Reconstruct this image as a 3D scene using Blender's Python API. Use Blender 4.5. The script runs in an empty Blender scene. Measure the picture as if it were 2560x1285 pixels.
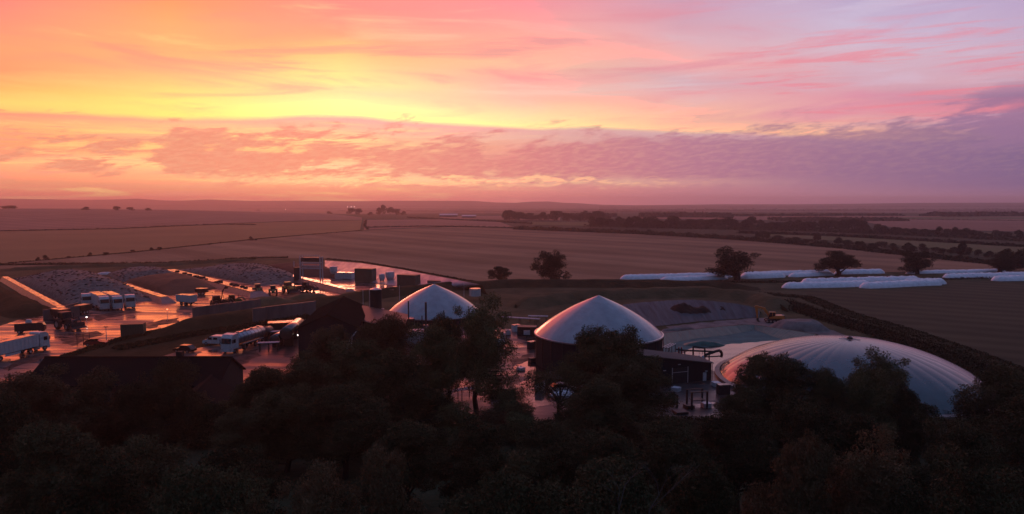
import bpy, math, random
import numpy as np
from math import sin, cos, pi, radians, atan2, sqrt, tan
from mathutils import Vector, Matrix
random.seed(7)
SC = bpy.context.scene
COL = SC.collection
# ------------------------------------------------------------------ camera
F, H, HZ = 1750.0, 30.0, 505.0
TH = math.atan((642.5 - HZ) / F)
cd = bpy.data.cameras.new('camera'); cam = bpy.data.objects.new('camera', cd); COL.objects.link(cam)
cam.location = (0, 0, H); cam.rotation_euler = (pi / 2 - TH, 0, 0)
cd.sensor_width = 36; cd.lens = 36 * F / 2560; cd.clip_start = 0.5; cd.clip_end = 40000
SC.camera = cam
SC.view_settings.view_transform = 'Standard'; SC.view_settings.look = 'None'
SC.view_settings.gamma = 1; SC.view_settings.exposure = 0; SC.view_settings.use_curve_mapping = False
SC.cycles.use_denoising = True
SC.cycles.max_bounces = 6; SC.cycles.diffuse_bounces = 2; SC.cycles.glossy_bounces = 3; SC.cycles.volume_bounces = 0
SC.cycles.transmission_bounces = 2; SC.cycles.transparent_max_bounces = 4
def pdir(px, py):
    dx = (px - 1280) / F; dy = -(py - 642.5) / F
    return Vector((dx, cos(TH) + dy * sin(TH), -sin(TH) + dy * cos(TH)))
def lin(c):
    return tuple(((v / 255) / 12.92 if v / 255 <= 0.04045 else ((v / 255 + 0.055) / 1.055) ** 2.4) for v in c)

# ------------------------------------------------------------------ world
W = bpy.data.worlds.new('World'); SC.world = W; W.use_nodes = True
nt = W.node_tree; nt.nodes.clear(); NL = nt.links
def nd(t, **k):
    n = nt.nodes.new(t)
    for a, b in k.items(): setattr(n, a, b)
    return n
def M(op, a, b=None, c=None):
    n = nd('ShaderNodeMath', operation=op)
    for i, v in enumerate((a, b, c)):
        if v is None: continue
        if isinstance(v, (int, float)): n.inputs[i].default_value = v
        else: NL.new(v, n.inputs[i])
    return n.outputs[0]
def sstep(v, a, b, lo=0.0, hi=1.0):
    n = nd('ShaderNodeMapRange', interpolation_type='SMOOTHSTEP')
    NL.new(v, n.inputs[0])
    for i, q in enumerate((a, b, lo, hi)): n.inputs[i + 1].default_value = q
    return n.outputs[0]
def lstep(v, a, b, lo=0.0, hi=1.0):
    n = nd('ShaderNodeMapRange')
    NL.new(v, n.inputs[0])
    for i, q in enumerate((a, b, lo, hi)): n.inputs[i + 1].default_value = q
    return n.outputs[0]
def cmix(f, a, b, mode='MIX'):
    n = nd('ShaderNodeMix', data_type='RGBA', blend_type=mode, clamp_factor=True)
    for s, v in ((n.inputs[0], f), (n.inputs[6], a), (n.inputs[7], b)):
        if isinstance(v, (int, float)): s.default_value = v
        elif isinstance(v, tuple): s.default_value = (*v[:3], 1)
        else: NL.new(v, s)
    return n.outputs[2]
def comb(x, y, z=0.0):
    n = nd('ShaderNodeCombineXYZ')
    for s, v in zip(n.inputs, (x, y, z)):
        if isinstance(v, (int, float)): s.default_value = v
        else: NL.new(v, s)
    return n.outputs[0]
def noise(vec, scale, detail=5, rough=0.55, dist=0.0):
    n = nd('ShaderNodeTexNoise'); NL.new(vec, n.inputs['Vector'])
    n.inputs['Scale'].default_value = scale; n.inputs['Detail'].default_value = detail
    n.inputs['Roughness'].default_value = rough; n.inputs['Distortion'].default_value = dist
    return n.outputs['Fac']
def fcurve(v, pts):
    n = nd('ShaderNodeFloatCurve'); NL.new(v, n.inputs['Value'])
    c = n.mapping.curves[0]
    while len(c.points) > 2: c.points.remove(c.points[1])
    c.points[0].location = pts[0]; c.points[1].location = pts[-1]
    for p in pts[1:-1]: c.points.new(*p)
    n.mapping.update()
    return n.outputs[0]
def elaz(px, py):
    d = pdir(px, py).normalized()
    return math.degrees(math.asin(d.z)), math.degrees(atan2(d.x, d.y))
tc = nd('ShaderNodeTexCoord'); sep = nd('ShaderNodeSeparateXYZ'); NL.new(tc.outputs['Generated'], sep.inputs[0])
DEG = 180 / pi
az = M('MULTIPLY', M('ARCTAN2', sep.outputs[0], sep.outputs[1]), DEG)
el0 = M('MULTIPLY', M('ARCSINE', sep.outputs[2]), DEG)
# gentle organic warp of the elevation
wn = noise(comb(M('MULTIPLY', az, 0.07), M('MULTIPLY', el0, 0.25)), 1.0, 6, 0.6)
wamp = lstep(el0, 0.5, 9.0, 0.05, 1.5)
el = M('ADD', el0, M('MULTIPLY', M('SUBTRACT', wn, 0.5), wamp))
BND = [(-200, 270), (0, 278), (200, 284), (430, 297), (640, 298), (850, 292), (1000, 305), (1280, 318), (1500, 322), (1700, 334), (1900, 338), (2130, 350), (2300, 353), (2560, 350), (2760, 350)]
def bnd_y(px):
    for (a, b), (c, d) in zip(BND, BND[1:]):
        if a <= px <= c: return b + (d - b) * (px - a) / (c - a)
a_norm = lstep(az, -45, 45, 0, 1)
pts = []
for px, py in BND:
    e, a = elaz(px, py); pts.append(((a + 45) / 90, e / 10))
pts = [(0, pts[0][1])] + pts + [(1, pts[-1][1])]
elB = M('MULTIPLY', fcurve(a_norm, pts), 10.0)
w = M('MULTIPLY', M('DIVIDE', el, elB), 0.25)     # 0.25 = the long cloud edge, 1.0 = about 24 degrees up
COLS = {
 0: [(0,(248,138,126)),(60,(255,152,122)),(120,(255,166,116)),(170,(255,160,112)),(220,(255,192,106)),(250,(255,218,116)),(272,(255,205,116)),(282,(244,155,126)),(312,(255,182,124)),(345,(252,172,114)),(380,(250,160,120)),(402,(255,190,135)),(440,(250,165,122)),(462,(238,145,116)),(490,(222,125,106)),(504,(205,110,96))],
 430: [(0,(255,162,106)),(60,(255,180,116)),(120,(255,182,120)),(170,(255,182,124)),(215,(255,206,122)),(250,(255,232,122)),(288,(255,238,122)),(302,(248,178,140)),(335,(255,218,134)),(358,(255,192,128)),(380,(252,180,126)),(402,(255,226,152)),(430,(253,195,142)),(458,(248,168,126)),(482,(236,144,116)),(504,(212,114,100))],
 850: [(0,(255,146,136)),(50,(255,156,135)),(85,(255,168,130)),(120,(255,202,130)),(160,(255,222,140)),(200,(255,236,142)),(228,(254,220,150)),(258,(255,252,152)),(286,(255,255,150)),(298,(244,170,156)),(325,(250,186,152)),(350,(254,220,152)),(385,(250,190,140)),(415,(252,214,165)),(450,(252,212,160)),(468,(242,158,132)),(504,(224,122,110))],
 1280: [(0,(250,150,156)),(60,(255,165,156)),(120,(255,182,156)),(160,(255,195,160)),(200,(252,176,162)),(250,(255,192,166)),(285,(255,226,166)),(313,(255,248,162)),(322,(234,172,166)),(350,(240,182,166)),(375,(240,160,148)),(405,(228,138,140)),(438,(238,170,150)),(452,(250,200,165)),(468,(238,150,140)),(504,(218,122,124))],
 1700: [(0,(205,160,186)),(60,(216,166,182)),(100,(226,176,186)),(150,(248,176,172)),(200,(218,172,182)),(240,(236,180,180)),(280,(250,186,166)),(328,(255,206,160)),(338,(214,172,176)),(362,(196,140,158)),(400,(184,122,148)),(432,(186,122,146)),(455,(212,155,155)),(472,(204,136,146)),(504,(184,118,136))],
 2130: [(0,(190,170,205)),(60,(205,186,212)),(130,(216,186,202)),(200,(216,168,184)),(250,(230,156,168)),(300,(235,172,168)),(344,(250,184,152)),(354,(194,146,164)),(385,(168,120,148)),(425,(148,110,146)),(462,(162,118,146)),(490,(178,128,150)),(504,(160,110,136))],
 2560: [(0,(190,166,202)),(100,(202,176,202)),(200,(216,168,184)),(243,(160,122,156)),(266,(224,128,148)),(292,(196,136,164)),(325,(158,120,154)),(400,(130,102,142)),(460,(130,102,142)),(490,(155,116,146)),(504,(140,102,130))],
}
def boost(c, k=1.0):
    l = lin(c); return tuple(v * k for v in l)
def ramp_of(px, stops):
    n = nd('ShaderNodeValToRGB'); NL.new(w, n.inputs[0])
    eb, _ = elaz(px, bnd_y(px)); cr = n.color_ramp
    out = []
    for y, c in sorted(stops, key=lambda s: -s[0]):
        e, _ = elaz(px, y); out.append((max(0, min(1, e / eb * 0.25)), boost(c)))
    out.append((0.98, out[-1][1]))
    cr.elements[0].position = out[0][0]; cr.elements[0].color = (*out[0][1], 1)
    cr.elements[1].position = out[-1][0]; cr.elements[1].color = (*out[-1][1], 1)
    for p, c in out[1:-1]:
        q = cr.elements.new(p); q.color = (*c, 1)
    return n.outputs[0]
keys = sorted(COLS); colr = ramp_of(keys[0], COLS[keys[0]])
for k0, k1 in zip(keys, keys[1:]):
    colr = cmix(lstep(az, elaz(k0, 300)[1], elaz(k1, 300)[1]), colr, ramp_of(k1, COLS[k1]))
# high streaks above the long edge
sx = M('ADD', M('MULTIPLY', az, 0.045), M('MULTIPLY', el0, 0.09))
sy = M('SUBTRACT', M('MULTIPLY', el0, 0.42), M('MULTIPLY', az, 0.012))
st = noise(comb(sx, sy, 3.1), 1.0, 8, 0.6, 0.9)
up = sstep(w, 0.24, 0.34)
colr = cmix(M('MULTIPLY', M('MULTIPLY', sstep(st, 0.50, 0.68), up), 0.6), colr, cmix(lstep(az, -30, 25), boost((250, 150, 125)), boost((222, 142, 168))))
colr = cmix(M('MULTIPLY', M('MULTIPLY', sstep(st, 0.48, 0.30), up), 0.45), colr, cmix(lstep(az, -22, 20), boost((255, 226, 140)), boost((216, 200, 222))))
st2 = noise(comb(M('ADD', M('MULTIPLY', az, 0.11), M('MULTIPLY', el0, -0.1)), M('MULTIPLY', el0, 1.7), 7.7), 1.0, 7, 0.62, 0.5)
rose = M('MULTIPLY', sstep(az, 5, 20), M('MULTIPLY', sstep(el0, 4.5, 6.5), sstep(el0, 14.5, 10.0)))
colr = cmix(M('MULTIPLY', sstep(st2, 0.50, 0.66), M('MULTIPLY', rose, 0.6)), colr, boost((240, 130, 145)))
low = M('MULTIPLY', sstep(w, 0.245, 0.22), sstep(az, 14, -6))
colr = cmix(M('MULTIPLY', M('MULTIPLY', sstep(st2, 0.5, 0.66), low), 0.6), colr, boost((240, 158, 138)))
colr = cmix(M('MULTIPLY', M('MULTIPLY', sstep(st2, 0.47, 0.33), low), 0.5), colr, cmix(lstep(az, -12, 12), boost((255, 228, 142)), boost((246, 186, 170))))
# lumpy low clouds
cx = M('SUBTRACT', M('MULTIPLY', az, 0.24), M('MULTIPLY', el0, 0.42)); cy = M('MULTIPLY', el0, 0.85)
cn = noise(comb(cx, cy, 1.3), 1.0, 10, 0.64, 0.25)
cn2 = noise(comb(cx, cy, 9.3), 3.2, 7, 0.65, 0.3)
dens = M('ADD', M('ADD', 0.5, M('MULTIPLY', M('SUBTRACT', cn, 0.5), lstep(az, -12, 14, 1.7, 0.9))), M('MULTIPLY', M('SUBTRACT', cn2, 0.5), 0.42))
elx = M('SUBTRACT', el0, lstep(az, -5, 34, 0, 0.25))
env = fcurve(lstep(elx, 0, 10, 0, 1), [(0, 0.0), (0.10, 0.2), (0.16, 0.36), (0.21, 0.70), (0.30, 0.90), (0.40, 0.74), (0.48, 0.40), (0.58, 0.15), (0.75, 0.0), (1, 0.0)])
amt = M('ADD', M('ADD', dens, M('MULTIPLY', env, lstep(az, -36, 16, 0.20, 0.50))), -0.22)
cl = sstep(amt, 0.35, 0.56)
ccol = nd('ShaderNodeValToRGB'); NL.new(a_norm, ccol.inputs[0])
cr = ccol.color_ramp; cr.elements[0].position = 0.08; cr.elements[0].color = (*boost((242, 150, 118)), 1)
cr.elements[1].position = 0.9; cr.elements[1].color = (*boost((128, 100, 142)), 1)
for p, c in ((0.33, (234, 136, 122)), (0.5, (218, 126, 132)), (0.66, (180, 118, 146)), (0.78, (150, 108, 144))):
    q = cr.elements.new(p); q.color = (*boost(c), 1)
cn3 = noise(comb(cx, cy, 4.4), 5.0, 8, 0.68, 0.2)
shade = cmix(M('MULTIPLY', sstep(cn3, 0.42, 0.62), lstep(az, 5, 25, 0.55, 0.25)), ccol.outputs[0], cmix(0.42, ccol.outputs[0], boost((252, 200, 160))))
colr = cmix(M('MULTIPLY', M('MULTIPLY', cl, lstep(az, 2, 22, 0.95, 0.8)), M('MULTIPLY', sstep(el0, 0.5, 1.7), sstep(elx, 8.0, 5.4))), colr, shade)
# bank at the far right
bk = M('MULTIPLY', sstep(M('ADD', cn, M('MULTIPLY', M('SUBTRACT', az, 32), 0.05)), 0.45, 0.62), M('MULTIPLY', sstep(el0, 8.6, 6.4), sstep(el0, 3.0, 4.5)))
colr = cmix(M('MULTIPLY', bk, 0.85), colr, boost((156, 116, 152)))
gapn = M('MULTIPLY', sstep(M('ADD', cn3, M('MULTIPLY', M('SUBTRACT', cn, 0.5), 0.8)), 0.44, 0.56), M('MULTIPLY', sstep(M('ABSOLUTE', M('SUBTRACT', el0, M('ADD', 1.65, M('MULTIPLY', M('SUBTRACT', cn, 0.5), 3.0)))), 0.55, 0.1), M('MULTIPLY', sstep(az, -30, -8), sstep(az, 20, 6))))
colr = cmix(M('MULTIPLY', gapn, 0.85), colr, cmix(lstep(az, -12, 14), boost((255, 226, 160)), boost((252, 196, 160))))
# brighten the glowing part, then dusk blue overhead and behind
glow = M('MULTIPLY', sstep(M('ABSOLUTE', M('SUBTRACT', az, -14)), 22, 2), sstep(M('ABSOLUTE', M('SUBTRACT', el0, 8.0)), 3.6, 0.5))
colr = cmix(glow, colr, cmix(1.0, colr, (1.3, 1.12, 1.25), 'MULTIPLY'))
zen = cmix(sstep(st, 0.35, 0.65), (0.13, 0.185, 0.40), (0.175, 0.20, 0.40))
sp = nd('ShaderNodeSeparateColor'); NL.new(colr, sp.inputs[0])
cc = nd('ShaderNodeCombineColor')
NL.new(M('MULTIPLY', sp.outputs[0], M('ADD', 1.0, M('MULTIPLY', sstep(sp.outputs[0], 0.90, 1.02), 1.5))), cc.inputs[0])
NL.new(M('MULTIPLY', sp.outputs[1], M('ADD', 1.0, M('MULTIPLY', sstep(sp.outputs[1], 0.93, 1.15), 0.5))), cc.inputs[1]); NL.new(sp.outputs[2], cc.inputs[2])
colr = cmix(sstep(el0, 20, 44), cc.outputs[0], zen)
back = cmix(sstep(el0, 2, 35), (0.050, 0.064, 0.110), (0.09, 0.135, 0.27))
aabs = M('ABSOLUTE', M('SUBTRACT', az, -8))
colr = cmix(M('MULTIPLY', sstep(aabs, 40, 84), sstep(el0, 80, 50)), colr, back)
colr = cmix(sstep(el0, 0.0, -2.0), colr, (0.03, 0.02, 0.02))
sky = nd('ShaderNodeTexSky', sky_type='NISHITA'); sky.sun_disc = False
sky.sun_elevation = radians(3); sky.sun_rotation = radians(-14)
bg1 = nd('ShaderNodeBackground'); NL.new(colr, bg1.inputs[0]); bg1.inputs[1].default_value = 1.0
bg2 = nd('ShaderNodeBackground'); NL.new(sky.outputs[0], bg2.inputs[0]); bg2.inputs[1].default_value = 0.004
ad = nd('ShaderNodeAddShader'); NL.new(bg1.outputs[0], ad.inputs[0]); NL.new(bg2.outputs[0], ad.inputs[1])
wo = nd('ShaderNodeOutputWorld'); NL.new(ad.outputs[0], wo.inputs[0])
# ------------------------------------------------------------------ sun (low, veiled by cloud)
sl = bpy.data.lights.new('sun', 'SUN'); so = bpy.data.objects.new('sun', sl); COL.objects.link(so)
sl.energy = 0.3; sl.angle = radians(12); sl.color = (1.0, 0.30, 0.18)
sd = Vector((sin(radians(-14)) * cos(radians(4)), cos(radians(-14)) * cos(radians(4)), sin(radians(4))))
so.rotation_euler = (-sd).to_track_quat('-Z', 'Y').to_euler(); so.location = (0, 0, 100)

# ------------------------------------------------------------------ terrain
def ss(a, b, x):
    t = max(0.0, min(1.0, (x - a) / (b - a))); return t * t * (3 - 2 * t)
RID = [(-900,499),(-300,498),(0,496.5),(120,498),(200,499.5),(300,498.5),(345,496.3),(400,500.5),(460,501.5),(520,498.6),(580,500.5),(640,502),(760,501.5),(900,503),(980,501.7),(1180,502),(1240,506),(1285,507),(1330,504),(1372,503.6),(1410,507),(1440,507.5),(1500,511.5),(1600,513),(1800,510.5),(2000,510.5),(2180,508.5),(2300,506.8),(2560,506.3),(3000,504),(3600,504)]
def ridge(s):
    if s <= RID[0][0]: y = RID[0][1]
    elif s >= RID[-1][0]: y = RID[-1][1]
    else:
        for (a, b), (c, d) in zip(RID, RID[1:]):
            if a <= s <= c: y = b + (d - b) * (s - a) / (c - a); break
    return 30 + (HZ - y) / F * 6300
def terr(x, y):
    if y < 330: return 0.0
    s = 1280 + x / y * F
    wl = 1 - ss(480, 1150, s)
    h = 13.5 * ss(520, 1350, y) * wl
    h += 3.0 * sin(x * 0.006 + 1.2) * ss(400, 900, y) * wl
    back_ = ss(1450, 2300, y)
    h = h * (1 - back_) - 22 * ss(1500, 3200, y) * (0.55 + 0.45 * wl)
    h += 3.0 * sin(x / 420.0) * ss(900, 2000, y)
    k = ss(4300, 6300, y)
    if k > 0:
        h = h * (1 - k) + ridge(s) * k - 25 * ss(6350, 7300, y)
    return h
def hit(px, py, z=None):
    d = pdir(px, py)
    if z is not None:
        t = (z - H) / d.z; return Vector((d.x * t, d.y * t, z))
    if d.z < -1e-6:
        t = -H / d.z
        if d.y * t < 320: return Vector((d.x * t, d.y * t, 0))
    y = 200.0
    while y < 7300:
        t = y / d.y; zz = H + d.z * t
        if zz <= terr(d.x * t, y): break
        y *= 1.004
    t = y / d.y; return Vector((d.x * t, y, terr(d.x * t, y)))
def P(px, py, z=0.0): return hit(px, py, z)

# ------------------------------------------------------------------ materials
MATS = {}
def mat(name, c, c2=None, rough=0.8, scale=1.0, spec=0.3, metal=0.0, bump=0.0, bscale=None, detail=6, stretch=(1, 1, 1), rough2=None, lo=0.35, hi=0.65, rot=0.0, emit=None, trans=0.0, coord='Object', alpha=None):
    if name in MATS: return MATS[name]
    m = bpy.data.materials.new(name); m.use_nodes = True; t = m.node_tree; b = t.nodes['Principled BSDF']
    b.inputs['Roughness'].default_value = rough; b.inputs['Metallic'].default_value = metal
    b.inputs['Specular IOR Level'].default_value = spec
    b.inputs['Base Color'].default_value = (*c, 1)
    g = t.nodes.new('ShaderNodeNewGeometry') if coord == 'World' else t.nodes.new('ShaderNodeTexCoord')
    src = g.outputs['Position'] if coord == 'World' else g.outputs['Object']
    mp = t.nodes.new('ShaderNodeMapping'); mp.inputs['Scale'].default_value = stretch; mp.inputs['Rotation'].default_value = (0, 0, rot)
    t.links.new(src, mp.inputs[0])
    n = t.nodes.new('ShaderNodeTexNoise'); n.inputs['Scale'].default_value = scale; n.inputs['Detail'].default_value = detail; n.inputs['Roughness'].default_value = 0.6
    t.links.new(mp.outputs[0], n.inputs['Vector'])
    mr = t.nodes.new('ShaderNodeMapRange'); t.links.new(n.outputs['Fac'], mr.inputs[0]); mr.inputs[1].default_value = lo; mr.inputs[2].default_value = hi
    if c2 is None: c2 = tuple(v * 0.78 for v in c)
    mx = t.nodes.new('ShaderNodeMix'); mx.data_type = 'RGBA'; t.links.new(mr.outputs[0], mx.inputs[0])
    mx.inputs[6].default_value = (*c, 1); mx.inputs[7].default_value = (*c2, 1); t.links.new(mx.outputs[2], b.inputs['Base Color'])
    if rough2 is not None:
        m2 = t.nodes.new('ShaderNodeMapRange'); t.links.new(n.outputs['Fac'], m2.inputs[0]); m2.inputs[1].default_value = lo; m2.inputs[2].default_value = hi
        m2.inputs[3].default_value = rough; m2.inputs[4].default_value = rough2; t.links.new(m2.outputs[0], b.inputs['Roughness'])
    if bump:
        n2 = t.nodes.new('ShaderNodeTexNoise'); n2.inputs['Scale'].default_value = bscale or scale * 4; n2.inputs['Detail'].default_value = 4
        t.links.new(mp.outputs[0], n2.inputs['Vector'])
        bp = t.nodes.new('ShaderNodeBump'); bp.inputs['Distance'].default_value = bump; t.links.new(n2.outputs['Fac'], bp.inputs['Height']); t.links.new(bp.outputs[0], b.inputs['Normal'])
    if emit:
        b.inputs['Emission Color'].default_value = (*emit[0], 1); b.inputs['Emission Strength'].default_value = emit[1]
    MATS[name] = m; return m
def stripes(m, period, ang, depth, width=0.5, sharp=0.2, rough_mul=None, noise_amt=1.5):
    """multiply the base colour by soft bands running across the surface"""
    t = m.node_tree; b = t.nodes['Principled BSDF']; old = b.inputs['Base Color'].links[0].from_socket
    g = t.nodes.new('ShaderNodeNewGeometry'); mp = t.nodes.new('ShaderNodeMapping'); mp.inputs['Rotation'].default_value = (0, 0, -ang)
    t.links.new(g.outputs['Position'], mp.inputs[0]); mp.inputs['Scale'].default_value = (1, 1, 1)
    wv = t.nodes.new('ShaderNodeTexWave'); wv.bands_direction = 'Y'; wv.inputs['Scale'].default_value = 0.314 / period
    wv.inputs['Distortion'].default_value = noise_amt; wv.inputs['Detail'].default_value = 2; wv.inputs['Detail Scale'].default_value = 0.6
    t.links.new(mp.outputs[0], wv.inputs['Vector'])
    mr = t.nodes.new('ShaderNodeMapRange'); t.links.new(wv.outputs['Fac'], mr.inputs[0]); mr.inputs[1].default_value = width - sharp; mr.inputs[2].default_value = width + sharp
    mr.inputs[3].default_value = 1 - depth; mr.inputs[4].default_value = 1 + depth * 0.3
    mx = t.nodes.new('ShaderNodeMix'); mx.data_type = 'RGBA'; mx.blend_type = 'MULTIPLY'; mx.inputs[0].default_value = 1
    t.links.new(old, mx.inputs[6]); t.links.new(mr.outputs[0], mx.inputs[7]); t.links.new(mx.outputs[2], b.inputs['Base Color'])
    return m
def leafmat(name, c, c2):
    if name in MATS: return MATS[name]
    m = mat(name, c, c2, rough=0.9, scale=0.35, spec=0.05, detail=3, lo=0.3, hi=0.7)
    t = m.node_tree; b = t.nodes['Principled BSDF']; old = b.inputs['Base Color'].links[0].from_socket
    oi = t.nodes.new('ShaderNodeObjectInfo'); mr = t.nodes.new('ShaderNodeMapRange'); t.links.new(oi.outputs['Random'], mr.inputs[0]); mr.inputs[3].default_value = 0.65; mr.inputs[4].default_value = 1.3
    mx = t.nodes.new('ShaderNodeMix'); mx.data_type = 'RGBA'; mx.blend_type = 'MULTIPLY'; mx.inputs[0].default_value = 1
    t.links.new(old, mx.inputs[6]); t.links.new(mr.outputs[0], mx.inputs[7]); t.links.new(mx.outputs[2], b.inputs['Base Color'])
    return m
white = mat('white_paint', (0.56, 0.56, 0.58), (0.38, 0.38, 0.39), rough=0.35, scale=2, spec=0.5)
offwhite = mat('offwhite_panel', (0.52, 0.52, 0.54), (0.42, 0.42, 0.44), rough=0.45, scale=1.2, spec=0.5)
silver = mat('brushed_steel', (0.45, 0.45, 0.47), (0.3, 0.3, 0.32), rough=0.3, scale=2, metal=0.8)
dark = mat('dark_steel', (0.03, 0.03, 0.032), (0.018, 0.018, 0.02), rough=0.5, scale=2)
rubber = mat('tyre_rubber', (0.015, 0.015, 0.015), rough=0.75)
glass = mat('dark_glass', (0.010, 0.011, 0.014), rough=0.12, spec=0.35)
redm = mat('red_paint', (0.25, 0.02, 0.015), rough=0.35, spec=0.5)
orange = mat('digger_orange', (0.62, 0.20, 0.03), (0.48, 0.14, 0.02), rough=0.45, scale=2, spec=0.5)
green = mat('dark_green_paint', (0.028, 0.075, 0.05), (0.02, 0.05, 0.036), rough=0.45, scale=0.6, spec=0.45)
tgreen = mat('machine_green', (0.03, 0.12, 0.03), rough=0.4, spec=0.5)
yellow = mat('machine_yellow', (0.45, 0.28, 0.04), rough=0.45, spec=0.5)
blackclad = mat('black_cladding', (0.012, 0.021, 0.025), (0.009, 0.015, 0.018), rough=0.75, spec=0.15, scale=0.5, stretch=(1, 1, 0.2))
concrete = mat('wet_concrete', (0.030, 0.027, 0.027), (0.06, 0.052, 0.05), rough=0.09, rough2=0.55, scale=0.16, detail=10, spec=0.5, stretch=(0.3, 1.7, 1), rot=0.5, bump=0.012, bscale=1.6, coord='World', lo=0.42, hi=0.62)
damp = mat('damp_yard', (0.026, 0.023, 0.024), (0.05, 0.043, 0.042), rough=0.30, rough2=0.62, scale=0.14, detail=9, spec=0.4, stretch=(0.5, 1.5, 1), bump=0.02, bscale=1.2, coord='World', lo=0.42, hi=0.6)
wallcon = mat('concrete_wall', (0.15, 0.135, 0.13), (0.08, 0.074, 0.07), rough=0.45, scale=0.4, detail=8, stretch=(1, 1, 0.3), spec=0.4)
wettop = mat('wet_slab', (0.07, 0.06, 0.055), (0.04, 0.037, 0.035), rough=0.10, rough2=0.5, scale=0.7, detail=9, spec=0.55, lo=0.44, hi=0.66, bump=0.006, bscale=1.5, coord='World')
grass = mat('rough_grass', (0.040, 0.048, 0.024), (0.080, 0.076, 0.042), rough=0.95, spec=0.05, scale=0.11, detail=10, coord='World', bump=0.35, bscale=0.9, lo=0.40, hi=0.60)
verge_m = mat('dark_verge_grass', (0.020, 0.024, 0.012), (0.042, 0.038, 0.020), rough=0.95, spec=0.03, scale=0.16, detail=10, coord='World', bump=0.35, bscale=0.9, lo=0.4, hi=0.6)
fieldm = stripes(mat('stubble', (0.33, 0.205, 0.120), (0.25, 0.16, 0.095), rough=0.95, spec=0.04, scale=0.02, detail=8, coord='World'), 31, radians(-49), 0.15, 0.5, 0.4, noise_amt=3.0)
stripes(fieldm, 12, radians(-49), 0.07, 0.9, 0.08, noise_amt=1.8)
stripes(fieldm, 85, radians(-44), 0.20, 0.5, 0.4, noise_amt=2.5)
field_b = mat('brown_field', (0.30, 0.175, 0.085), (0.235, 0.14, 0.068), rough=0.95, spec=0.04, scale=0.012, detail=8, coord='World')
field_c = stripes(mat('plough_field', (0.34, 0.185, 0.13), (0.27, 0.145, 0.10), rough=0.95, spec=0.04, scale=0.010, detail=8, coord='World'), 30, radians(-30), 0.12, 0.5, 0.3)
field_d = mat('green_field', (0.13, 0.14, 0.06), (0.15, 0.13, 0.065), rough=0.95, spec=0.04, scale=0.012, detail=8, coord='World')
field_e = stripes(mat('stubble_right', (0.085, 0.078, 0.045), (0.060, 0.056, 0.034), rough=0.95, spec=0.04, scale=0.035, detail=8, coord='World'), 9, radians(-32), 0.2, 0.5, 0.35)
chalk = mat('chalk', (0.24, 0.21, 0.20), (0.12, 0.105, 0.10), rough=0.95, spec=0.03, scale=0.35, detail=9, coord='World', bump=0.12, bscale=1.2)
soil = mat('dark_soil', (0.035, 0.022, 0.016), (0.02, 0.013, 0.01), rough=0.9, scale=0.6, bump=0.2, bscale=1.5)
silage = mat('brown_silage', (0.11, 0.055, 0.03), (0.075, 0.04, 0.022), rough=0.9, scale=0.3, bump=0.2, bscale=1.5)
maize = mat('chopped_maize', (0.16, 0.10, 0.045), (0.11, 0.07, 0.03), rough=0.9, scale=0.4, bump=0.15, bscale=2)
bagm = mat('white_bag_plastic', (0.80, 0.80, 0.84), (0.66, 0.66, 0.70), rough=0.32, scale=0.7, spec=0.5, bump=0.35, bscale=0.9)
membrane = mat('grey_membrane', (0.30, 0.345, 0.37), (0.22, 0.25, 0.28), rough=0.14, rough2=0.22, stretch=(1, 1, 0.35), detail=9, scale=0.45, spec=0.6)
bigmem = mat('green_grey_membrane', (0.036, 0.068, 0.082), (0.026, 0.050, 0.060), rough=0.16, rough2=0.22, scale=0.4, detail=8, spec=0.95)
pinkliner = mat('pale_liner', (0.30, 0.25, 0.27), (0.20, 0.165, 0.18), rough=0.34, rough2=0.5, scale=0.5, spec=0.4, stretch=(1, 0.15, 1), coord='World', bump=0.12, bscale=1.2, rot=0.5)
greyliner = mat('grey_liner', (0.085, 0.095, 0.11), (0.042, 0.046, 0.054), rough=0.6, scale=0.4, spec=0.12, stretch=(2.2, 0.12, 1), coord='World', bump=0.1, bscale=0.8, rot=-0.25)
greenliner = mat('green_liner', (0.045, 0.125, 0.11), (0.028, 0.085, 0.075), rough=0.5, scale=0.5, spec=0.15, stretch=(1.6, 0.15, 1), coord='World', bump=0.1, bscale=0.9, rot=-0.15)
tyresheet = mat('tyre_covered_sheet', (0.11, 0.14, 0.13), (0.07, 0.085, 0.08), rough=0.8, scale=0.9, detail=3, spec=0.12, bump=0.1, bscale=1.6, lo=0.45, hi=0.55)
water = mat('standing_water', (0.02, 0.02, 0.02), rough=0.04, rough2=0.2, scale=0.3, detail=6, spec=0.7, stretch=(0.4, 1.5, 1), coord='World', bump=0.01, bscale=1.5)
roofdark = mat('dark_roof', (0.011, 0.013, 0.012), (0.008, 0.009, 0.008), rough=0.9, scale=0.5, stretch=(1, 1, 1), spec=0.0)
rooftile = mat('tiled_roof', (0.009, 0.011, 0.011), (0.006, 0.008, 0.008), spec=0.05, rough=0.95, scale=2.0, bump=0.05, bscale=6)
bricks = mat('dark_brick', (0.03, 0.025, 0.022), (0.02, 0.017, 0.015), rough=0.85, scale=3)
copper = mat('brown_metal_roof', (0.055, 0.036, 0.030), (0.04, 0.027, 0.023), rough=0.55, scale=0.6, spec=0.5)
bark = mat('bark', (0.03, 0.022, 0.017), (0.018, 0.013, 0.01), rough=0.9, scale=3)
palebark = mat('pale_dead_bark', (0.10, 0.09, 0.08), (0.06, 0.052, 0.046), rough=0.8, scale=3)
lf_dark = leafmat('leaves_dark', (0.046, 0.046, 0.022), (0.086, 0.074, 0.036))
lf_olive = leafmat('leaves_olive', (0.075, 0.080, 0.036), (0.135, 0.115, 0.052))
lf_red = leafmat('leaves_russet', (0.130, 0.080, 0.042), (0.085, 0.068, 0.034))
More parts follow.
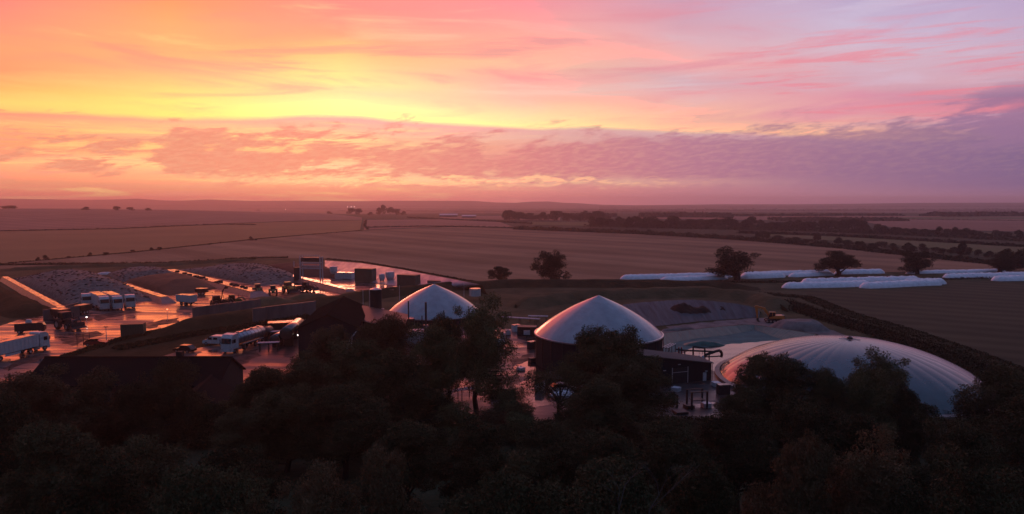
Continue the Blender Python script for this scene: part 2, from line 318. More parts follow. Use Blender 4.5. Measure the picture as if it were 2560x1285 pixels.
lf_far = leafmat('leaves_hedgerow', (0.030, 0.028, 0.013), (0.045, 0.038, 0.017))
lamp_red = mat('red_lamp', (0.6, 0.05, 0.03), emit=((1, 0.12, 0.06), 6))
lamp_white = mat('white_lamp', (0.8, 0.8, 0.8), emit=((1, 0.85, 0.75), 5))

# ------------------------------------------------------------------ mesh helpers
class MB:
    def __init__(s): s.v = []; s.f = []
    def add(s, vs, fs):
        o = len(s.v); s.v += [tuple(v) for v in vs]; s.f += [tuple(i + o for i in f) for f in fs]; return s
    def box(s, c, d, rz=0, ry=0, top=1.0, rx=0):
        x, y, z = d[0] / 2, d[1] / 2, d[2] / 2
        m = Matrix.Rotation(rz, 3, 'Z') @ Matrix.Rotation(ry, 3, 'Y') @ Matrix.Rotation(rx, 3, 'X')
        vs = []
        for k in (-1, 1):
            q = top if k > 0 else 1
            for a, b in ((-1, -1), (1, -1), (1, 1), (-1, 1)):
                vs.append(m @ Vector((a * x * q, b * y * q, k * z)) + Vector(c))
        return s.add(vs, [(3, 2, 1, 0), (4, 5, 6, 7), (0, 1, 5, 4), (1, 2, 6, 5), (2, 3, 7, 6), (3, 0, 4, 7)])
    def tube(s, a, b, r0, r1=None, n=10, cap=True):
        r1 = r0 if r1 is None else r1; a = Vector(a); b = Vector(b); d = (b - a).normalized()
        u = d.orthogonal().normalized(); w_ = d.cross(u); vs = []
        for p, r in ((a, r0), (b, r1)):
            for i in range(n):
                t = 2 * pi * i / n; vs.append(p + (u * cos(t) + w_ * sin(t)) * r)
        fs = [(i, (i + 1) % n, n + (i + 1) % n, n + i) for i in range(n)]
        if cap: fs += [tuple(range(n - 1, -1, -1)), tuple(range(n, 2 * n))]
        return s.add(vs, fs)
    def path(s, pts, r, n=8):
        for a, b in zip(pts, pts[1:]): s.tube(a, b, r, r, n)
        return s
    def ring(s, prof, c=(0, 0, 0), n=32, mod=None, close_bottom=False):
        vs = []; m = len(prof); c = Vector(c)
        for j, (r, z) in enumerate(prof):
            for i in range(n):
                t = 2 * pi * i / n; k = mod(t, r, z) if mod else (1, 0)
                vs.append(c + Vector((r * k[0] * cos(t), r * k[0] * sin(t), z + k[1])))
        fs = [(j * n + i, j * n + (i + 1) % n, (j + 1) * n + (i + 1) % n, (j + 1) * n + i) for j in range(m - 1) for i in range(n)]
        return s.add(vs, fs)
    def prism(s, prof, x0, x1, axis='y'):
        """profile of (a,z) points extruded from x0 to x1"""
        n = len(prof); vs = []
        for q in (x0, x1):
            for a, z in prof: vs.append((a, q, z) if axis == 'y' else (q, a, z))
        fs = [tuple(range(n)), tuple(range(2 * n - 1, n - 1, -1))] + [(i, i + n, (i + 1) % n + n, (i + 1) % n) for i in range(n)]
        return s.add(vs, fs)
    def poly(s, base, z0, tops):
        n = len(base); vs = [(p[0], p[1], z0) for p in base] + [(p[0], p[1], t) for p, t in zip(base, tops)]
        return s.add(vs, [tuple(range(n - 1, -1, -1)), tuple(range(n, 2 * n))] + [(i, (i + 1) % n, n + (i + 1) % n, n + i) for i in range(n)])
    def build(s, name, m, parent=None, smooth=False, fix=True):
        me = bpy.data.meshes.new(name); me.from_pydata(s.v, [], s.f)
        if fix:
            import bmesh
            b = bmesh.new(); b.from_mesh(me); bmesh.ops.recalc_face_normals(b, faces=b.faces); b.to_mesh(me); b.free()
        me.materials.append(m)
        if smooth:
            for p in me.polygons: p.use_smooth = True
        o = bpy.data.objects.new(name, me); COL.objects.link(o)
        if parent: o.parent = parent
        return o
def tag(o, label=None, cat=None, group=None, kind=None):
    if label: o['label'] = label
    if cat: o['category'] = cat
    if group: o['group'] = group
    if kind: o['kind'] = kind
    return o
def thing(name, label, cat, loc=(0, 0, 0), rz=0, group=None):
    o = bpy.data.objects.new(name, None); COL.objects.link(o); o.location = loc; o.rotation_euler = (0, 0, rz)
    return tag(o, label, cat, group)
def copy_tree(o, parent=None):
    c = o.copy(); COL.objects.link(c); c.parent = parent
    for ch in list(o.children): copy_tree(ch, c)
    return c
def struct(name, mb, m, smooth=False): return tag(mb.build(name, m, smooth=smooth), kind='structure')
def smooth_noise(x, y, s=0): 
    return (sin(x * 1.3 + s) + sin(y * 1.7 + s * 2.1) + sin((x + y) * 0.9 + s * 0.7) + sin(x * 2.9 - y * 2.3 + s) * 0.5 + sin(x * 5.1 + y * 4.3 + s * 3) * 0.25) / 3.75

# ------------------------------------------------------------------ ground
def build_ground():
    xs = [0.0]; 
    while xs[-1] < 5600: xs.append(xs[-1] + (25 if xs[-1] < 600 else 45))
    xs = [-x for x in xs[:0:-1]] + xs
    ys = [-400.0]
    while ys[-1] < 7400: ys.append(ys[-1] + (25 if ys[-1] < 800 else 50 if ys[-1] < 2600 else 100))
    nx = len(xs); vs = [(x, y, terr(x, y)) for y in ys for x in xs]
    fs = [(j * nx + i, j * nx + i + 1, (j + 1) * nx + i + 1, (j + 1) * nx + i) for j in range(len(ys) - 1) for i in range(nx - 1)]
    g = MB().add(vs, fs); o = g.build('ground', grass, smooth=True, fix=False); tag(o, kind='structure')
build_ground()
def resample(pts, n):
    L = [0]
    for a, b in zip(pts, pts[1:]): L.append(L[-1] + (Vector(b) - Vector(a)).length)
    out = []
    for i in range(n + 1):
        t = L[-1] * i / n; k = 0
        while k < len(L) - 2 and L[k + 1] < t: k += 1
        u = (t - L[k]) / max(1e-9, L[k + 1] - L[k]); out.append(Vector(pts[k]).lerp(Vector(pts[k + 1]), u))
    return out
def patch(name, near, far, m, lift=1.0, nu=60, nv=14):
    A = resample([hit(*p) for p in near], nu); B = resample([hit(*p) for p in far], nu); vs = []
    for j in range(nv + 1):
        for i in range(nu + 1):
            p = A[i].lerp(B[i], j / nv); z = terr(p.x, p.y) + (0.004 + max(0, p.y - 250) * 0.0006) * lift; vs.append((p.x, p.y, z))
    fs = [(j * (nu + 1) + i, j * (nu + 1) + i + 1, (j + 1) * (nu + 1) + i + 1, (j + 1) * (nu + 1) + i) for j in range(nv) for i in range(nu)]
    return tag(MB().add(vs, fs).build(name, m, smooth=True, fix=False), kind='structure')
LINE1 = [(-400, 700), (0, 661), (320, 632), (640, 598), (900, 578), (1130, 567), (1300, 573), (1600, 585), (2000, 611), (2400, 645), (2900, 690)]
patch('field', [(-400, 705), (0, 672), (200, 664), (640, 647), (820, 646), (1010, 671), (1200, 705), (1560, 697), (2000, 683), (2560, 676), (2900, 672)], LINE1, fieldm, 1.0)
patch('field', [(-400, 698), (0, 660), (320, 631), (640, 597), (900, 577)], [(-400, 590), (0, 578), (300, 573), (560, 561), (905, 552)], field_b, 1.2)
patch('field', [(-400, 589), (0, 577), (300, 572), (560, 560), (905, 551)], [(-400, 524), (0, 522), (300, 526), (640, 529), (905, 545)], field_c, 1.4)
patch('field', [(910, 576), (1130, 566), (1290, 571)], [(910, 551), (1100, 549), (1250, 556)], field_c, 1.4)
patch('field', [(1900, 590), (2200, 610), (2560, 640)], [(1950, 580), (2200, 592), (2560, 612)], field_d, 1.3)
patch('field', [(1330, 563), (1500, 566), (1600, 568)], [(1330, 556), (1500, 557), (1600, 561)], field_d, 1.3)
patch('field', [(2240, 580), (2560, 596)], [(2240, 576), (2560, 585)], field_d, 1.3)
patch('field', [(2250, 573), (2560, 580)], [(2150, 553), (2560, 556)], field_c, 1.3)
patch('field', [(1600, 548), (2000, 552), (2560, 556)], [(1600, 541), (2000, 541), (2560, 541)], field_c, 1.3)
patch('field', [(2200, 548), (2560, 549)], [(2200, 544), (2560, 544)], field_d, 1.6)
patch('field', [(1100, 548), (1400, 552)], [(1100, 541), (1400, 540)], field_c, 1.3)
patch('field', [(2030, 722), (2300, 716), (2560, 706), (2900, 700)], [(2000, 712), (2300, 706), (2560, 699), (2900, 694)], field_e, 1.0)
def sheet(name, pts, m, z):
    vs = [(P(px, py).x, P(px, py).y, z) for px, py in pts]
    if name in ('puddle', 'mud', 'chalk_track', 'water', 'verge'):
        out = []; n = len(vs)
        for i in range(n):
            a, b = Vector(vs[i]), Vector(vs[(i + 1) % n]); k = 10; L = (b - a).length
            for j in range(k):
                p = a.lerp(b, j / k); am = min(0.9, L * 0.09) * (0.4 if name == 'verge' else 1)
                p.x += am * 1.6 * smooth_noise(p.x * 1.1, p.y * 0.7, i); p.y += am * smooth_noise(p.y * 1.3, p.x * 0.8, i + 5); out.append(tuple(p))
        vs = out
    o = MB().add(vs, [tuple(range(len(vs)))]).build(name, m, fix=False)
    import bmesh
    b = bmesh.new(); b.from_mesh(o.data); bmesh.ops.triangulate(b, faces=b.faces); 
    for f in b.faces:
        if f.normal.z < 0: f.normal_flip()
    b.to_mesh(o.data); b.free(); return tag(o, kind='structure')
sheet('field', [(2000, 728), (2300, 717), (2700, 702), (3000, 760), (3000, 1050), (2560, 945), (2300, 850), (2120, 775)], field_e, 0.012)
sheet('concrete_yard', [(-500, 1020), (-500, 880), (0, 815), (45, 800), (110, 780), (2, 698), (60, 700), (150, 700), (290, 700), (440, 688), (560, 694), (650, 680), (700, 690), (790, 690), (815, 672), (1000, 690), (1100, 712), (940, 737), (700, 765), (490, 800), (380, 830), (240, 862), (150, 892), (90, 940), (0, 975)], concrete, 0.008)
sheet('concrete_yard', [(560, 1075), (300, 975), (385, 895), (470, 872), (640, 845), (650, 800), (790, 775), (960, 790), (1150, 815), (1230, 815), (1330, 832), (1660, 850), (1780, 900), (1840, 950), (1840, 1050), (1450, 1062), (1000, 1064)], damp, 0.004)
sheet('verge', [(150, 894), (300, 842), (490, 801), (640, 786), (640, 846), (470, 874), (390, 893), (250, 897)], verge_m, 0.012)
for pts in ([(1270, 985), (1340, 940), (1400, 948), (1460, 975), (1400, 1010), (1300, 1020)], [(1280, 930), (1300, 895), (1370, 905), (1400, 925), (1340, 935)], [(1290, 862), (1340, 843), (1342, 860), (1300, 870)],
            [(700, 700), (760, 712), (840, 728), (780, 735), (690, 722)], [(380, 800), (470, 782), (480, 800), (400, 822)], [(500, 880), (560, 868), (555, 893), (470, 897)], [(1720, 1012), (1790, 1005), (1770, 1022)], [(1000, 1035), (1040, 1008), (1100, 1018), (1060, 1045)]):
    sheet('puddle', pts, water, 0.014)
mud = mat('yard_mud', (0.040, 0.028, 0.023), (0.022, 0.016, 0.013), rough=0.38, rough2=0.85, scale=0.5, detail=9, spec=0.15, coord='World', bump=0.05, bscale=1.5)
for pts in ([(225, 790), (330, 772), (350, 780), (240, 802)], [(150, 850), (240, 828), (258, 834), (170, 866)], [(20, 905), (110, 885), (125, 892), (10, 930)], [(520, 757), (600, 742), (640, 748), (560, 764)], [(620, 742), (700, 728), (800, 738), (700, 750)], [(345, 812), (440, 795), (450, 803), (372, 822)],
            [(560, 900), (640, 872), (650, 890), (575, 925)], [(1270, 900), (1330, 885), (1335, 898), (1280, 915)], [(1240, 950), (1290, 935), (1300, 950), (1250, 972)]):
    sheet('mud', pts, mud, 0.018)
sheet('chalk_track', [(1650, 842), (1668, 816), (1810, 801), (1900, 794), (1990, 800), (2085, 826), (2120, 842), (2010, 836), (1890, 812), (1750, 824)], chalk, 0.016)
sheet('water', [(1690, 900), (1720, 872), (1857, 858), (1960, 850), (1960, 880), (1800, 930)], water, 0.012)

# ------------------------------------------------------------------ trees
def quads_mesh(name, C, size, seed, m, flat=0.0, extra=None):
    rng = np.random.default_rng(seed); n = len(C)
    a = rng.normal(size=(n, 3)); a /= np.linalg.norm(a, axis=1)[:, None]
    if flat: a[:, 2] *= (1 - flat); a /= np.linalg.norm(a, axis=1)[:, None]
    b = rng.normal(size=(n, 3)); b -= (b * a).sum(1)[:, None] * a; b /= np.linalg.norm(b, axis=1)[:, None]
    s = size * rng.uniform(0.6, 1.4, size=(n, 1))
    V = np.stack([C - a * s, C - b * s * 0.55, C + a * s, C + b * s * 0.55], 1).reshape(-1, 3)
    Fc = np.arange(n * 4).reshape(n, 4)
    nv0 = len(V)
    if extra is not None:
        V = np.concatenate([V, extra[0]])
    me = bpy.data.meshes.new(name); 
    faces = Fc.tolist() + ([tuple(i + nv0 for i in f) for f in extra[1]] if extra is not None else [])
    me.from_pydata(V.tolist(), [], faces); me.materials.append(m); me.update()
    return me
def crown_points(rng, R, Hc, z0, nl, nleaf, lobe=(0.26, 0.42), flat=1.0, gap=0.0):
    L = []
    for i in range(nl):
        t = rng.uniform(0, 2 * pi); u = rng.uniform(0, 1); zz = u
        rr = R * (0.72 * sqrt(max(0.04, 1 - (zz * 1.05 - 0.28) ** 2 / 0.75))) * rng.uniform(0.5, 1.0)
        L.append((rr * cos(t), rr * sin(t), z0 + Hc * (0.14 + 0.72 * zz), R * rng.uniform(*lobe)))
    L.append((0, 0, z0 + Hc * 0.5, R * 0.5)); L.append((0, 0, z0 + Hc * 0.75, R * 0.35))
    L = np.array(L); wts = L[:, 3] ** 2; wts /= wts.sum()
    k = rng.choice(len(L), nleaf, p=wts); d = rng.normal(size=(nleaf, 3)); d /= np.linalg.norm(d, axis=1)[:, None]
    bump = 1 + 0.16 * np.sin(d[:, 0] * 7 + k) * np.sin(d[:, 1] * 6 + k * 2) + 0.14 * np.sin(d[:, 2] * 9 + k * 3)
    r = L[k, 3] * bump * (0.62 + 0.42 * rng.uniform(size=nleaf) ** 0.7)
    C = L[k, :3] + d * r[:, None] * np.array([1, 1, 0.85 * flat])
    return C, L
def ragged_points(rng, R, Hc, z0, nb, nleaf):
    L = []
    for i in range(nb):
        t = rng.uniform(0, 2 * pi); u = (i + rng.uniform(0, 1)) / nb; rr = R * rng.uniform(0.15, 0.85) * (1 - 0.55 * u)
        bx, by, bz = rr * cos(t), rr * sin(t), z0 + Hc * (0.12 + 0.76 * u)
        for j in range(rng.integers(4, 9)):
            g = rng.normal(size=3) * R * 0.17; L.append((bx + g[0], by + g[1], bz + g[2] * 0.9, R * rng.uniform(0.08, 0.20)))
        L.append((bx * .6, by * .6, bz - R * .1, R * 0.24))
    L.append((0, 0, z0 + Hc * 0.4, R * 0.42)); L = np.array(L); wts = L[:, 3] ** 1.8; wts /= wts.sum()
    k = rng.choice(len(L), nleaf, p=wts); d = rng.normal(size=(nleaf, 3)); d /= np.linalg.norm(d, axis=1)[:, None]
    r = L[k, 3] * (0.35 + 0.75 * rng.uniform(size=nleaf) ** 0.6) * (1 + 0.25 * np.sin(d[:, 0] * 5 + k) * np.sin(d[:, 2] * 6 + k))
    return L[k, :3] + d * r[:, None], L
def limb(mb, a, b, r0, r1, rng, seg=4, n=7):
    a = Vector(a); b = Vector(b); prev = a; L = (b - a).length
    for i in range(1, seg + 1):
        p = a.lerp(b, i / seg) + Vector((rng.normal() * 0.03 * L, rng.normal() * 0.03 * L, 0)) * (i < seg)
        mb.tube(prev, p, r0 + (r1 - r0) * (i - 1) / seg, r0 + (r1 - r0) * i / seg, n, cap=False); prev = p
def make_tree_data(seed, Ht, R, nl, nleaf, leaf, m, trunk_r=0.35, z0f=0.28, lobe=(0.26, 0.42), nlimb=7, flat=1.0, ragged=0):
    rng = np.random.default_rng(seed); z0 = Ht * z0f
    C, L = ragged_points(rng, R, Ht - z0, z0, ragged, nleaf) if ragged else crown_points(rng, R, Ht - z0, z0, nl, nleaf, lobe, flat)
    me = quads_mesh('crown', C, leaf, seed, m); Ht0, R0 = Ht, R; Ht_m = float(np.percentile(C[:, 2], 99.3)); R_m = float(np.percentile(np.hypot(C[:, 0], C[:, 1]), 96))
    tb = MB(); limb(tb, (0, 0, 0), (0, 0, z0 + (Ht - z0) * 0.45), trunk_r, trunk_r * 0.45, rng)
    for i in range(min(nlimb, len(L))):
        q = L[i]; h0 = z0 * 0.8 + (Ht - z0) * 0.3 * rng.uniform(); limb(tb, (0, 0, h0), (q[0] * 0.9, q[1] * 0.9, max(q[2], h0 + 0.3)), trunk_r * 0.45, trunk_r * 0.1, rng, 3, 5)
    tm = bpy.data.meshes.new('trunk'); tm.from_pydata(tb.v, [], tb.f); tm.materials.append(bark)
    return me, tm, Ht_m, R_m
def place_tree(data, name, loc, Ht, R, rz, label, group=None, m=None, cat='tree'):
    me, tm, h0, r0 = data
    t = thing(name, label, cat, loc, rz, group); t.scale = (R / r0, R / r0, Ht / h0)
    c = bpy.data.objects.new('crown', me); COL.objects.link(c); c.parent = t
    if m: 
        c.material_slots[0].link = 'OBJECT'; c.material_slots[0].material = m
    k = bpy.data.objects.new('trunk', tm); COL.objects.link(k); k.parent = t
    return t
BIG = [make_tree_data(11 + i, 14, 6.2, 22, 62000, 0.105, lf_dark, lobe=(0.2 + 0.02 * i, 0.36 + 0.02 * i), z0f=0.1, ragged=(0, 13, 0, 9)[i]) for i in range(4)]
BIG.append(make_tree_data(31, 14, 6.2, 38, 52000, 0.095, lf_dark, lobe=(0.14, 0.24), z0f=0.16, ragged=16))
SPARSE = make_tree_data(41, 9, 5.5, 18, 12000, 0.09, lf_olive, lobe=(0.13, 0.24), nlimb=14, trunk_r=0.22)
MID = [make_tree_data(51 + i, 11, 6, 26, 14000, 0.17, lf_far, lobe=(0.16, 0.30), trunk_r=0.6, z0f=(0.10, 0.06, 0.14)[i], nlimb=16, ragged=(0, 11, 8)[i]) for i in range(3)]
FARD = [make_tree_data(61 + i, 11, 6, 8, 1100, 0.62, lf_far, lobe=(0.34, 0.5), trunk_r=0.4, z0f=0.1, nlimb=2) for i in range(3)]
FG = 'trees in the dark belt in front of the works'
# px centre, py top, half width px, distance, kind, material, label
FT = [
 (1190, 757, 84, 97, 4, lf_olive, 'tall open tree with bare fork trunk in front of pale left dome'),
 (1120, 800, 55, 102, 0, lf_olive, 'rounded olive tree directly left of the forked trunk tree'),
 (1070, 830, 80, 92, 1, lf_olive, 'yellowing tree whose crown sits under the pale left dome'),
 (955, 800, 75, 108, 2, lf_red, 'russet tree growing against the brown metal roof'),
 (820, 826, 85, 104, 3, lf_red, 'russet round tree in front of the black barn gable'),
 (890, 868, 110, 90, 1, lf_olive, 'broad olive tree below the black barn'),
 (740, 905, 85, 92, 4, lf_dark, 'dark tree right of the wet tanker yard'),
 (640, 930, 75, 88, 0, lf_dark, 'dark tree leaning over the wet lane beside the low houses'),
 (1000, 905, 95, 84, 3, lf_dark, 'dark tree below the yellowing dome tree'),
 (1500, 835, 84, 98, 2, lf_olive, 'wide tree hiding the foot of the middle dome'),
 (1565, 828, 80, 95, 4, lf_olive, 'tree with feathery top against the middle dome rim'),
 (1600, 905, 95, 90, 1, lf_dark, 'dark tree left of the long black shed'),
 (1500, 960, 85, 82, 0, lf_dark, 'dark tree below the middle dome tree pair'),
 (1912, 893, 76, 84, 0, lf_dark, 'dense dark tree covering the left foot of the great dome'),
 (2000, 893, 90, 82, 0, lf_dark, 'dense round tree in front of the great dome, left half'),
 (2090, 925, 55, 80, 2, lf_dark, 'small rounded tree in the dip before the great dome'),
 (2190, 925, 70, 78, 1, lf_olive, 'paler tree in front of the centre of the great dome'),
 (2240, 878, 75, 84, 4, lf_olive, 'tall feathery tree rising across the great dome'),
 (2285, 975, 48, 76, 3, lf_dark, 'dark tree under the right flank of the great dome'),
 (2530, 938, 88, 76, 2, lf_dark, 'dark tree at the right foot of the great dome'),
 (2600, 1000, 120, 66, 0, lf_dark, 'dark tree cut by the right picture edge'),
 (1850, 995, 45, 82, 1, lf_dark, 'small dark tree right of the long black shed'),
 (60, 940, 120, 84, 1, lf_red, 'russet tree at far left below the wet road'),
 (190, 945, 95, 80, 3, lf_red, 'russet tree before the left half of the long roof'),
 (330, 950, 75, 80, 4, lf_red, 'russet tree below the middle of the long roof'),
 (415, 915, 60, 84, 2, lf_red, 'reddish pointed tree beside the small gabled outhouse'),
 (560, 1050, 85, 74, 3, lf_dark, 'dark tree below the outhouse lane'),
 (700, 985, 95, 76, 1, lf_dark, 'dark tree in the dip left of centre'),
 (850, 985, 110, 74, 2, lf_dark, 'broad dark tree left of centre in the belt'),
 (-60, 1010, 120, 66, 2, lf_dark, 'dark tree cut by the left picture edge'),
 (120, 1080, 130, 60, 0, lf_dark, 'dark tree in the lower left corner area'),
 (330, 1110, 130, 58, 4, lf_dark, 'dark tree low at left between two russet ones'),
 (560, 1150, 120, 54, 1, lf_dark, 'dark tree low at left of the brown topped tree'),
 (1010, 1070, 110, 64, 0, lf_dark, 'dark tree below the centre pool of light'),
 (1190, 1085, 105, 62, 3, lf_dark, 'dark tree under the forked trunk'),
 (1370, 1090, 110, 62, 2, lf_dark, 'dark tree below the sparse pale tree'),
 (1520, 1110, 100, 60, 1, lf_dark, 'dark tree beside the pale dead branches'),
 (1700, 1085, 105, 62, 0, lf_dark, 'dark tree below the grass strip by the shed'),
 (1860, 1060, 110, 64, 2, lf_dark, 'dark tree in the gap left of the two russet crowns'),
 (2050, 1030, 110, 66, 1, lf_dark, 'dark tree above the russet crowns at right'),
 (2200, 1060, 110, 64, 3, lf_dark, 'dark tree above and right of the russet crowns'),
 (2420, 1085, 110, 60, 1, lf_dark, 'dark tree low near the right edge'),
 (1540, 1215, 170, 44, 0, lf_dark, 'near dark tree at bottom centre right'),
 (1270, 1205, 170, 44, 1, lf_dark, 'near dark tree at bottom centre'),
 (790, 1185, 120, 45, 4, lf_red, 'near brownish tree with fluffy top at bottom left of centre'),
 (980, 1170, 120, 45, 3, lf_red, 'near brownish tree with broad top at bottom, right of its twin'),
 (480, 1225, 160, 42, 2, lf_dark, 'near dark tree at bottom left'),
 (180, 1200, 170, 44, 3, lf_dark, 'near dark tree in the bottom left corner'),
 (1800, 1190, 130, 46, 3, lf_dark, 'near dark tree at bottom before the russet crowns'),
 (2010, 1125, 105, 48, 0, lf_red, 'near russet tree at lower right'),
 (2190, 1120, 120, 48, 4, lf_red, 'near russet tree, the wider one at lower right'),
 (2440, 1190, 150, 44, 1, lf_dark, 'near dark tree in the bottom right corner'),
]
for i, (px, py, hw, D, k, m, lab) in enumerate(FT):
    zt = H - (py - HZ) * D / F
    d = pdir(px, HZ); x = d.x / d.y * D; R = hw * D / F * 1.08
    place_tree(BIG[k], 'broadleaf_tree', (x, D, 0), zt * (0.96 if 1750 < px < 2450 and py < 1000 else 1.02), R, i * 2.4, lab, FG, m)
p = P(1400, 1062)
place_tree(SPARSE, 'broadleaf_tree', (p.x, p.y, 0), 8.2, 5.4, 0.4, 'sparse pale tree with bare boughs over the pink puddled yard', FG)
p = P(1290, 1068)
place_tree(SPARSE, 'broadleaf_tree', (p.x, p.y, 0), 5.2, 3.4, 2.4, 'short sparse bush like tree left of the pale bough tree', FG)
SHR = [make_tree_data(71 + i, 5, 3.4, 12, 22000, 0.09, lf_dark, lobe=(0.3, 0.46), trunk_r=0.15, z0f=0.02) for i in range(2)]
rs = random.Random(12)
SL = 'undergrowth bushes between the tree belt and the works'
for i in range(58):
    px = -20 + i * 46 + rs.uniform(-16, 16); by = 1098 + 22 * sin(i * 1.3) + rs.uniform(-14, 14)
    if 1165 < px < 1215: by += 25
    p = P(px, by); hh = rs.uniform(2.6, 4.6) if 1150 < px < 1850 else rs.uniform(4, 6.5)
    if 2290 < px < 2470 or 1640 < px < 1800: hh = 1.6
    place_tree(SHR[i % 2], 'bush', p, hh, rs.uniform(2.6, 3.6), i * 1.1, 'dark bush filling the gap under the tree belt', SL, [lf_dark, lf_olive, lf_dark, lf_red][i % 4], 'bush')
# hedgerow trees by the white bags
for i, (px, by, ty, hw, lab) in enumerate([(1250, 706, 668, 26, 'small ragged hedgerow tree, leftmost in the stubble line'), (1380, 704, 632, 41, 'tall round hedgerow tree standing alone at the stubble edge'),
    (1842, 701, 626, 49, 'largest hedgerow tree, thick trunk in front of the white bags'), (2095, 690, 632, 44, 'flat topped dark hedgerow tree among the white bags'),
    (2293, 685, 630, 34, 'thin ragged hedgerow tree above the thin far bag'), (2498, 683, 637, 32, 'small hedgerow tree close to the right picture edge')]):
    b = P(px, by); s = F / b.y
    place_tree(MID[i % 3], 'hedgerow_tree', b, (by - ty) / s * 1.05, hw / s * 1.15, i * 1.3, lab, 'single hedgerow trees along the near field edge', lf_far)
# distant trees
FARG = [(870, 540, 884, 9), (905, 541, 0, 9), (945, 538, 0, 9), (955, 538, 0, 10)]
rng = random.Random(3)
def far_tree(px, by, hpx, wpx, lab, grp):
    b = hit(px, by); s = F / b.y
    if grp.startswith('bushes on'): hpx, wpx = hpx * .8, wpx * .8
    place_tree(FARD[rng.randrange(3)], 'field_tree', b, hpx / s * 1.1, wpx / s * 1.15, rng.uniform(0, 6), lab, grp, lf_far)
for px, by, h, w_ in [(878, 536, 14, 9), (898, 537, 14, 10), (925, 538, 7, 7), (950, 537, 16, 8), (957, 537, 22, 7), (975, 537, 17, 9), (992, 538, 14, 10), (1008, 538, 9, 7)]:
    far_tree(px, by, h, w_, 'distant dark tree on the ridge of the plain left of the long shed', 'copse on the ridge left of the distant sheds')
for px, by, h, w_ in [(95, 651, 9, 6), (112, 649, 12, 9), (172, 646, 6, 6), (226, 641, 11, 7), (265, 639, 9, 8), (332, 632, 8, 6), (380, 627, 9, 6), (398, 626, 9, 7), (524, 613, 6, 5), (627, 602, 12, 7), (640, 602, 5, 4)]:
    far_tree(px, by, h, w_, 'small round bush on the line between the two left fields', 'bushes on the left field boundary')
for px, by, h, w_ in [(22, 524, 9, 14), (215, 526, 8, 9), (290, 527, 10, 9), (325, 527, 8, 8), (370, 528, 7, 8), (645, 529, 5, 6), (822, 535, 6, 7)]:
    far_tree(px, by, h, w_, 'faint tree on the skyline of the left hill', 'skyline trees of the left hill')
for i in range(24):
    px = 1262 + i * 11 + rng.uniform(-4, 4); far_tree(px, 551 + (px - 1262) * 0.012, rng.uniform(12, 24), rng.uniform(8, 14), 'distant tree in the wood behind the white roofed sheds', 'wood beyond the main field, left part')
for i in range(46):
    px = 1480 + i * 15 + rng.uniform(-6, 6); by = 566 + (px - 1480) * 0.016 + rng.uniform(-4, 4)
    far_tree(px, by, rng.uniform(16, 26), rng.uniform(11, 18), 'rounded tree in the broad tree belt beyond the main field', 'broad belt of trees beyond the main field')
for i in range(30):
    px = 2130 + i * 16 + rng.uniform(-6, 6); by = 583 + (px - 2130) * 0.036 + rng.uniform(-2, 2)
    far_tree(px, by, rng.uniform(9, 22), rng.uniform(9, 15), 'tree in the right hand hedge belt beyond the green strip', 'right hand hedge belt beyond the green strip')
for i in range(28):
    px = 1900 + i * 24 + rng.uniform(-8, 8); by = 600 + (px - 1900) * 0.073
    far_tree(px, by + rng.uniform(-2, 3), rng.uniform(9, 20), rng.uniform(8, 14), 'low tree standing in the hedge along the main field', 'trees in the main field hedge')
for px, by, h, w_ in [(2520, 668, 38, 26), (2555, 670, 42, 26), (2400, 640, 30, 14)]:
    far_tree(px, by, h, w_, 'dark tree in the hedge corner at the right edge', 'hedge corner trees at the right edge')

def hedge(name, pts, hpx, wid, label, n, leaf, cat='hedge', kind=None, lump=0.35, group=None):
    A = resample([hit(*p) for p in pts], 160); rng = np.random.default_rng(len(name) + n + int(pts[0][0]) % 97)
    u = rng.uniform(0, 1, n) * 159.99; k = u.astype(int); f = (u - k)[:, None]
    Pn = np.array([tuple(a) for a in A]); C = Pn[k] * (1 - f) + Pn[k + 1] * f
    hh = np.array([hpx * a.y / F for a in A]); ph = rng.uniform(0, 6, 3)
    up_ = hh[k] * (1 + lump * (np.sin(u * 0.9 + ph[0]) * 0.5 + np.sin(u * 2.3 + ph[1]) * 0.35 + np.sin(u * 4.7 + ph[2]) * 0.3))
    ang = rng.uniform(0, pi, n); r = rng.uniform(0.3, 1, n) ** 0.5
    d = Pn[-1] - Pn[0]; d /= np.linalg.norm(d); nrm = np.array([-d[1], d[0], 0])
    W_ = wid if wid > 0 else 1
    C = C + nrm[None] * (np.cos(ang) * r * W_)[:, None]; C[:, 2] += np.abs(np.sin(ang)) * r * up_
    # solid heart so the hedge is not see through
    vs = []; fs = []
    for i, a in enumerate(A):
        h = hpx * a.y / F * 0.6
        for q, zz in ((-0.55, 0), (-0.4, 0.8), (0, 1), (0.4, 0.8), (0.55, 0)):
            vs.append((a.x + nrm[0] * q * W_, a.y + nrm[1] * q * W_, a.z + h * zz * (1 + 0.3 * sin(i * 1.7)) - 0.02))
    for i in range(len(A) - 1):
        for j in range(4): fs.append((i * 5 + j, i * 5 + j + 1, i * 5 + j + 6, i * 5 + j + 5))
    me = quads_mesh(name, C, leaf, 5 + n, lf_far, extra=(np.array(vs), fs))
    o = bpy.data.objects.new(name, me); COL.objects.link(o); return tag(o, label, cat, group, kind)
hedge('hedge', [(1290, 574), (1600, 586), (1850, 600), (2100, 620), (2400, 652), (2560, 668), (2700, 680)], 9, 6, 'long thick dark hedge along the far side of the main field', 9000, 0.9)
hedge('hedge', [(1850, 583), (2100, 592), (2300, 603), (2560, 618)], 6, 5, 'dark hedge above the narrow green field strip', 4000, 1.0)
hedge('hedge', [(920, 570), (1060, 567), (1150, 568), (1290, 571)], 3.5, 2.2, 'low broken hedge at the far edge of the main field', 1800, 0.7)
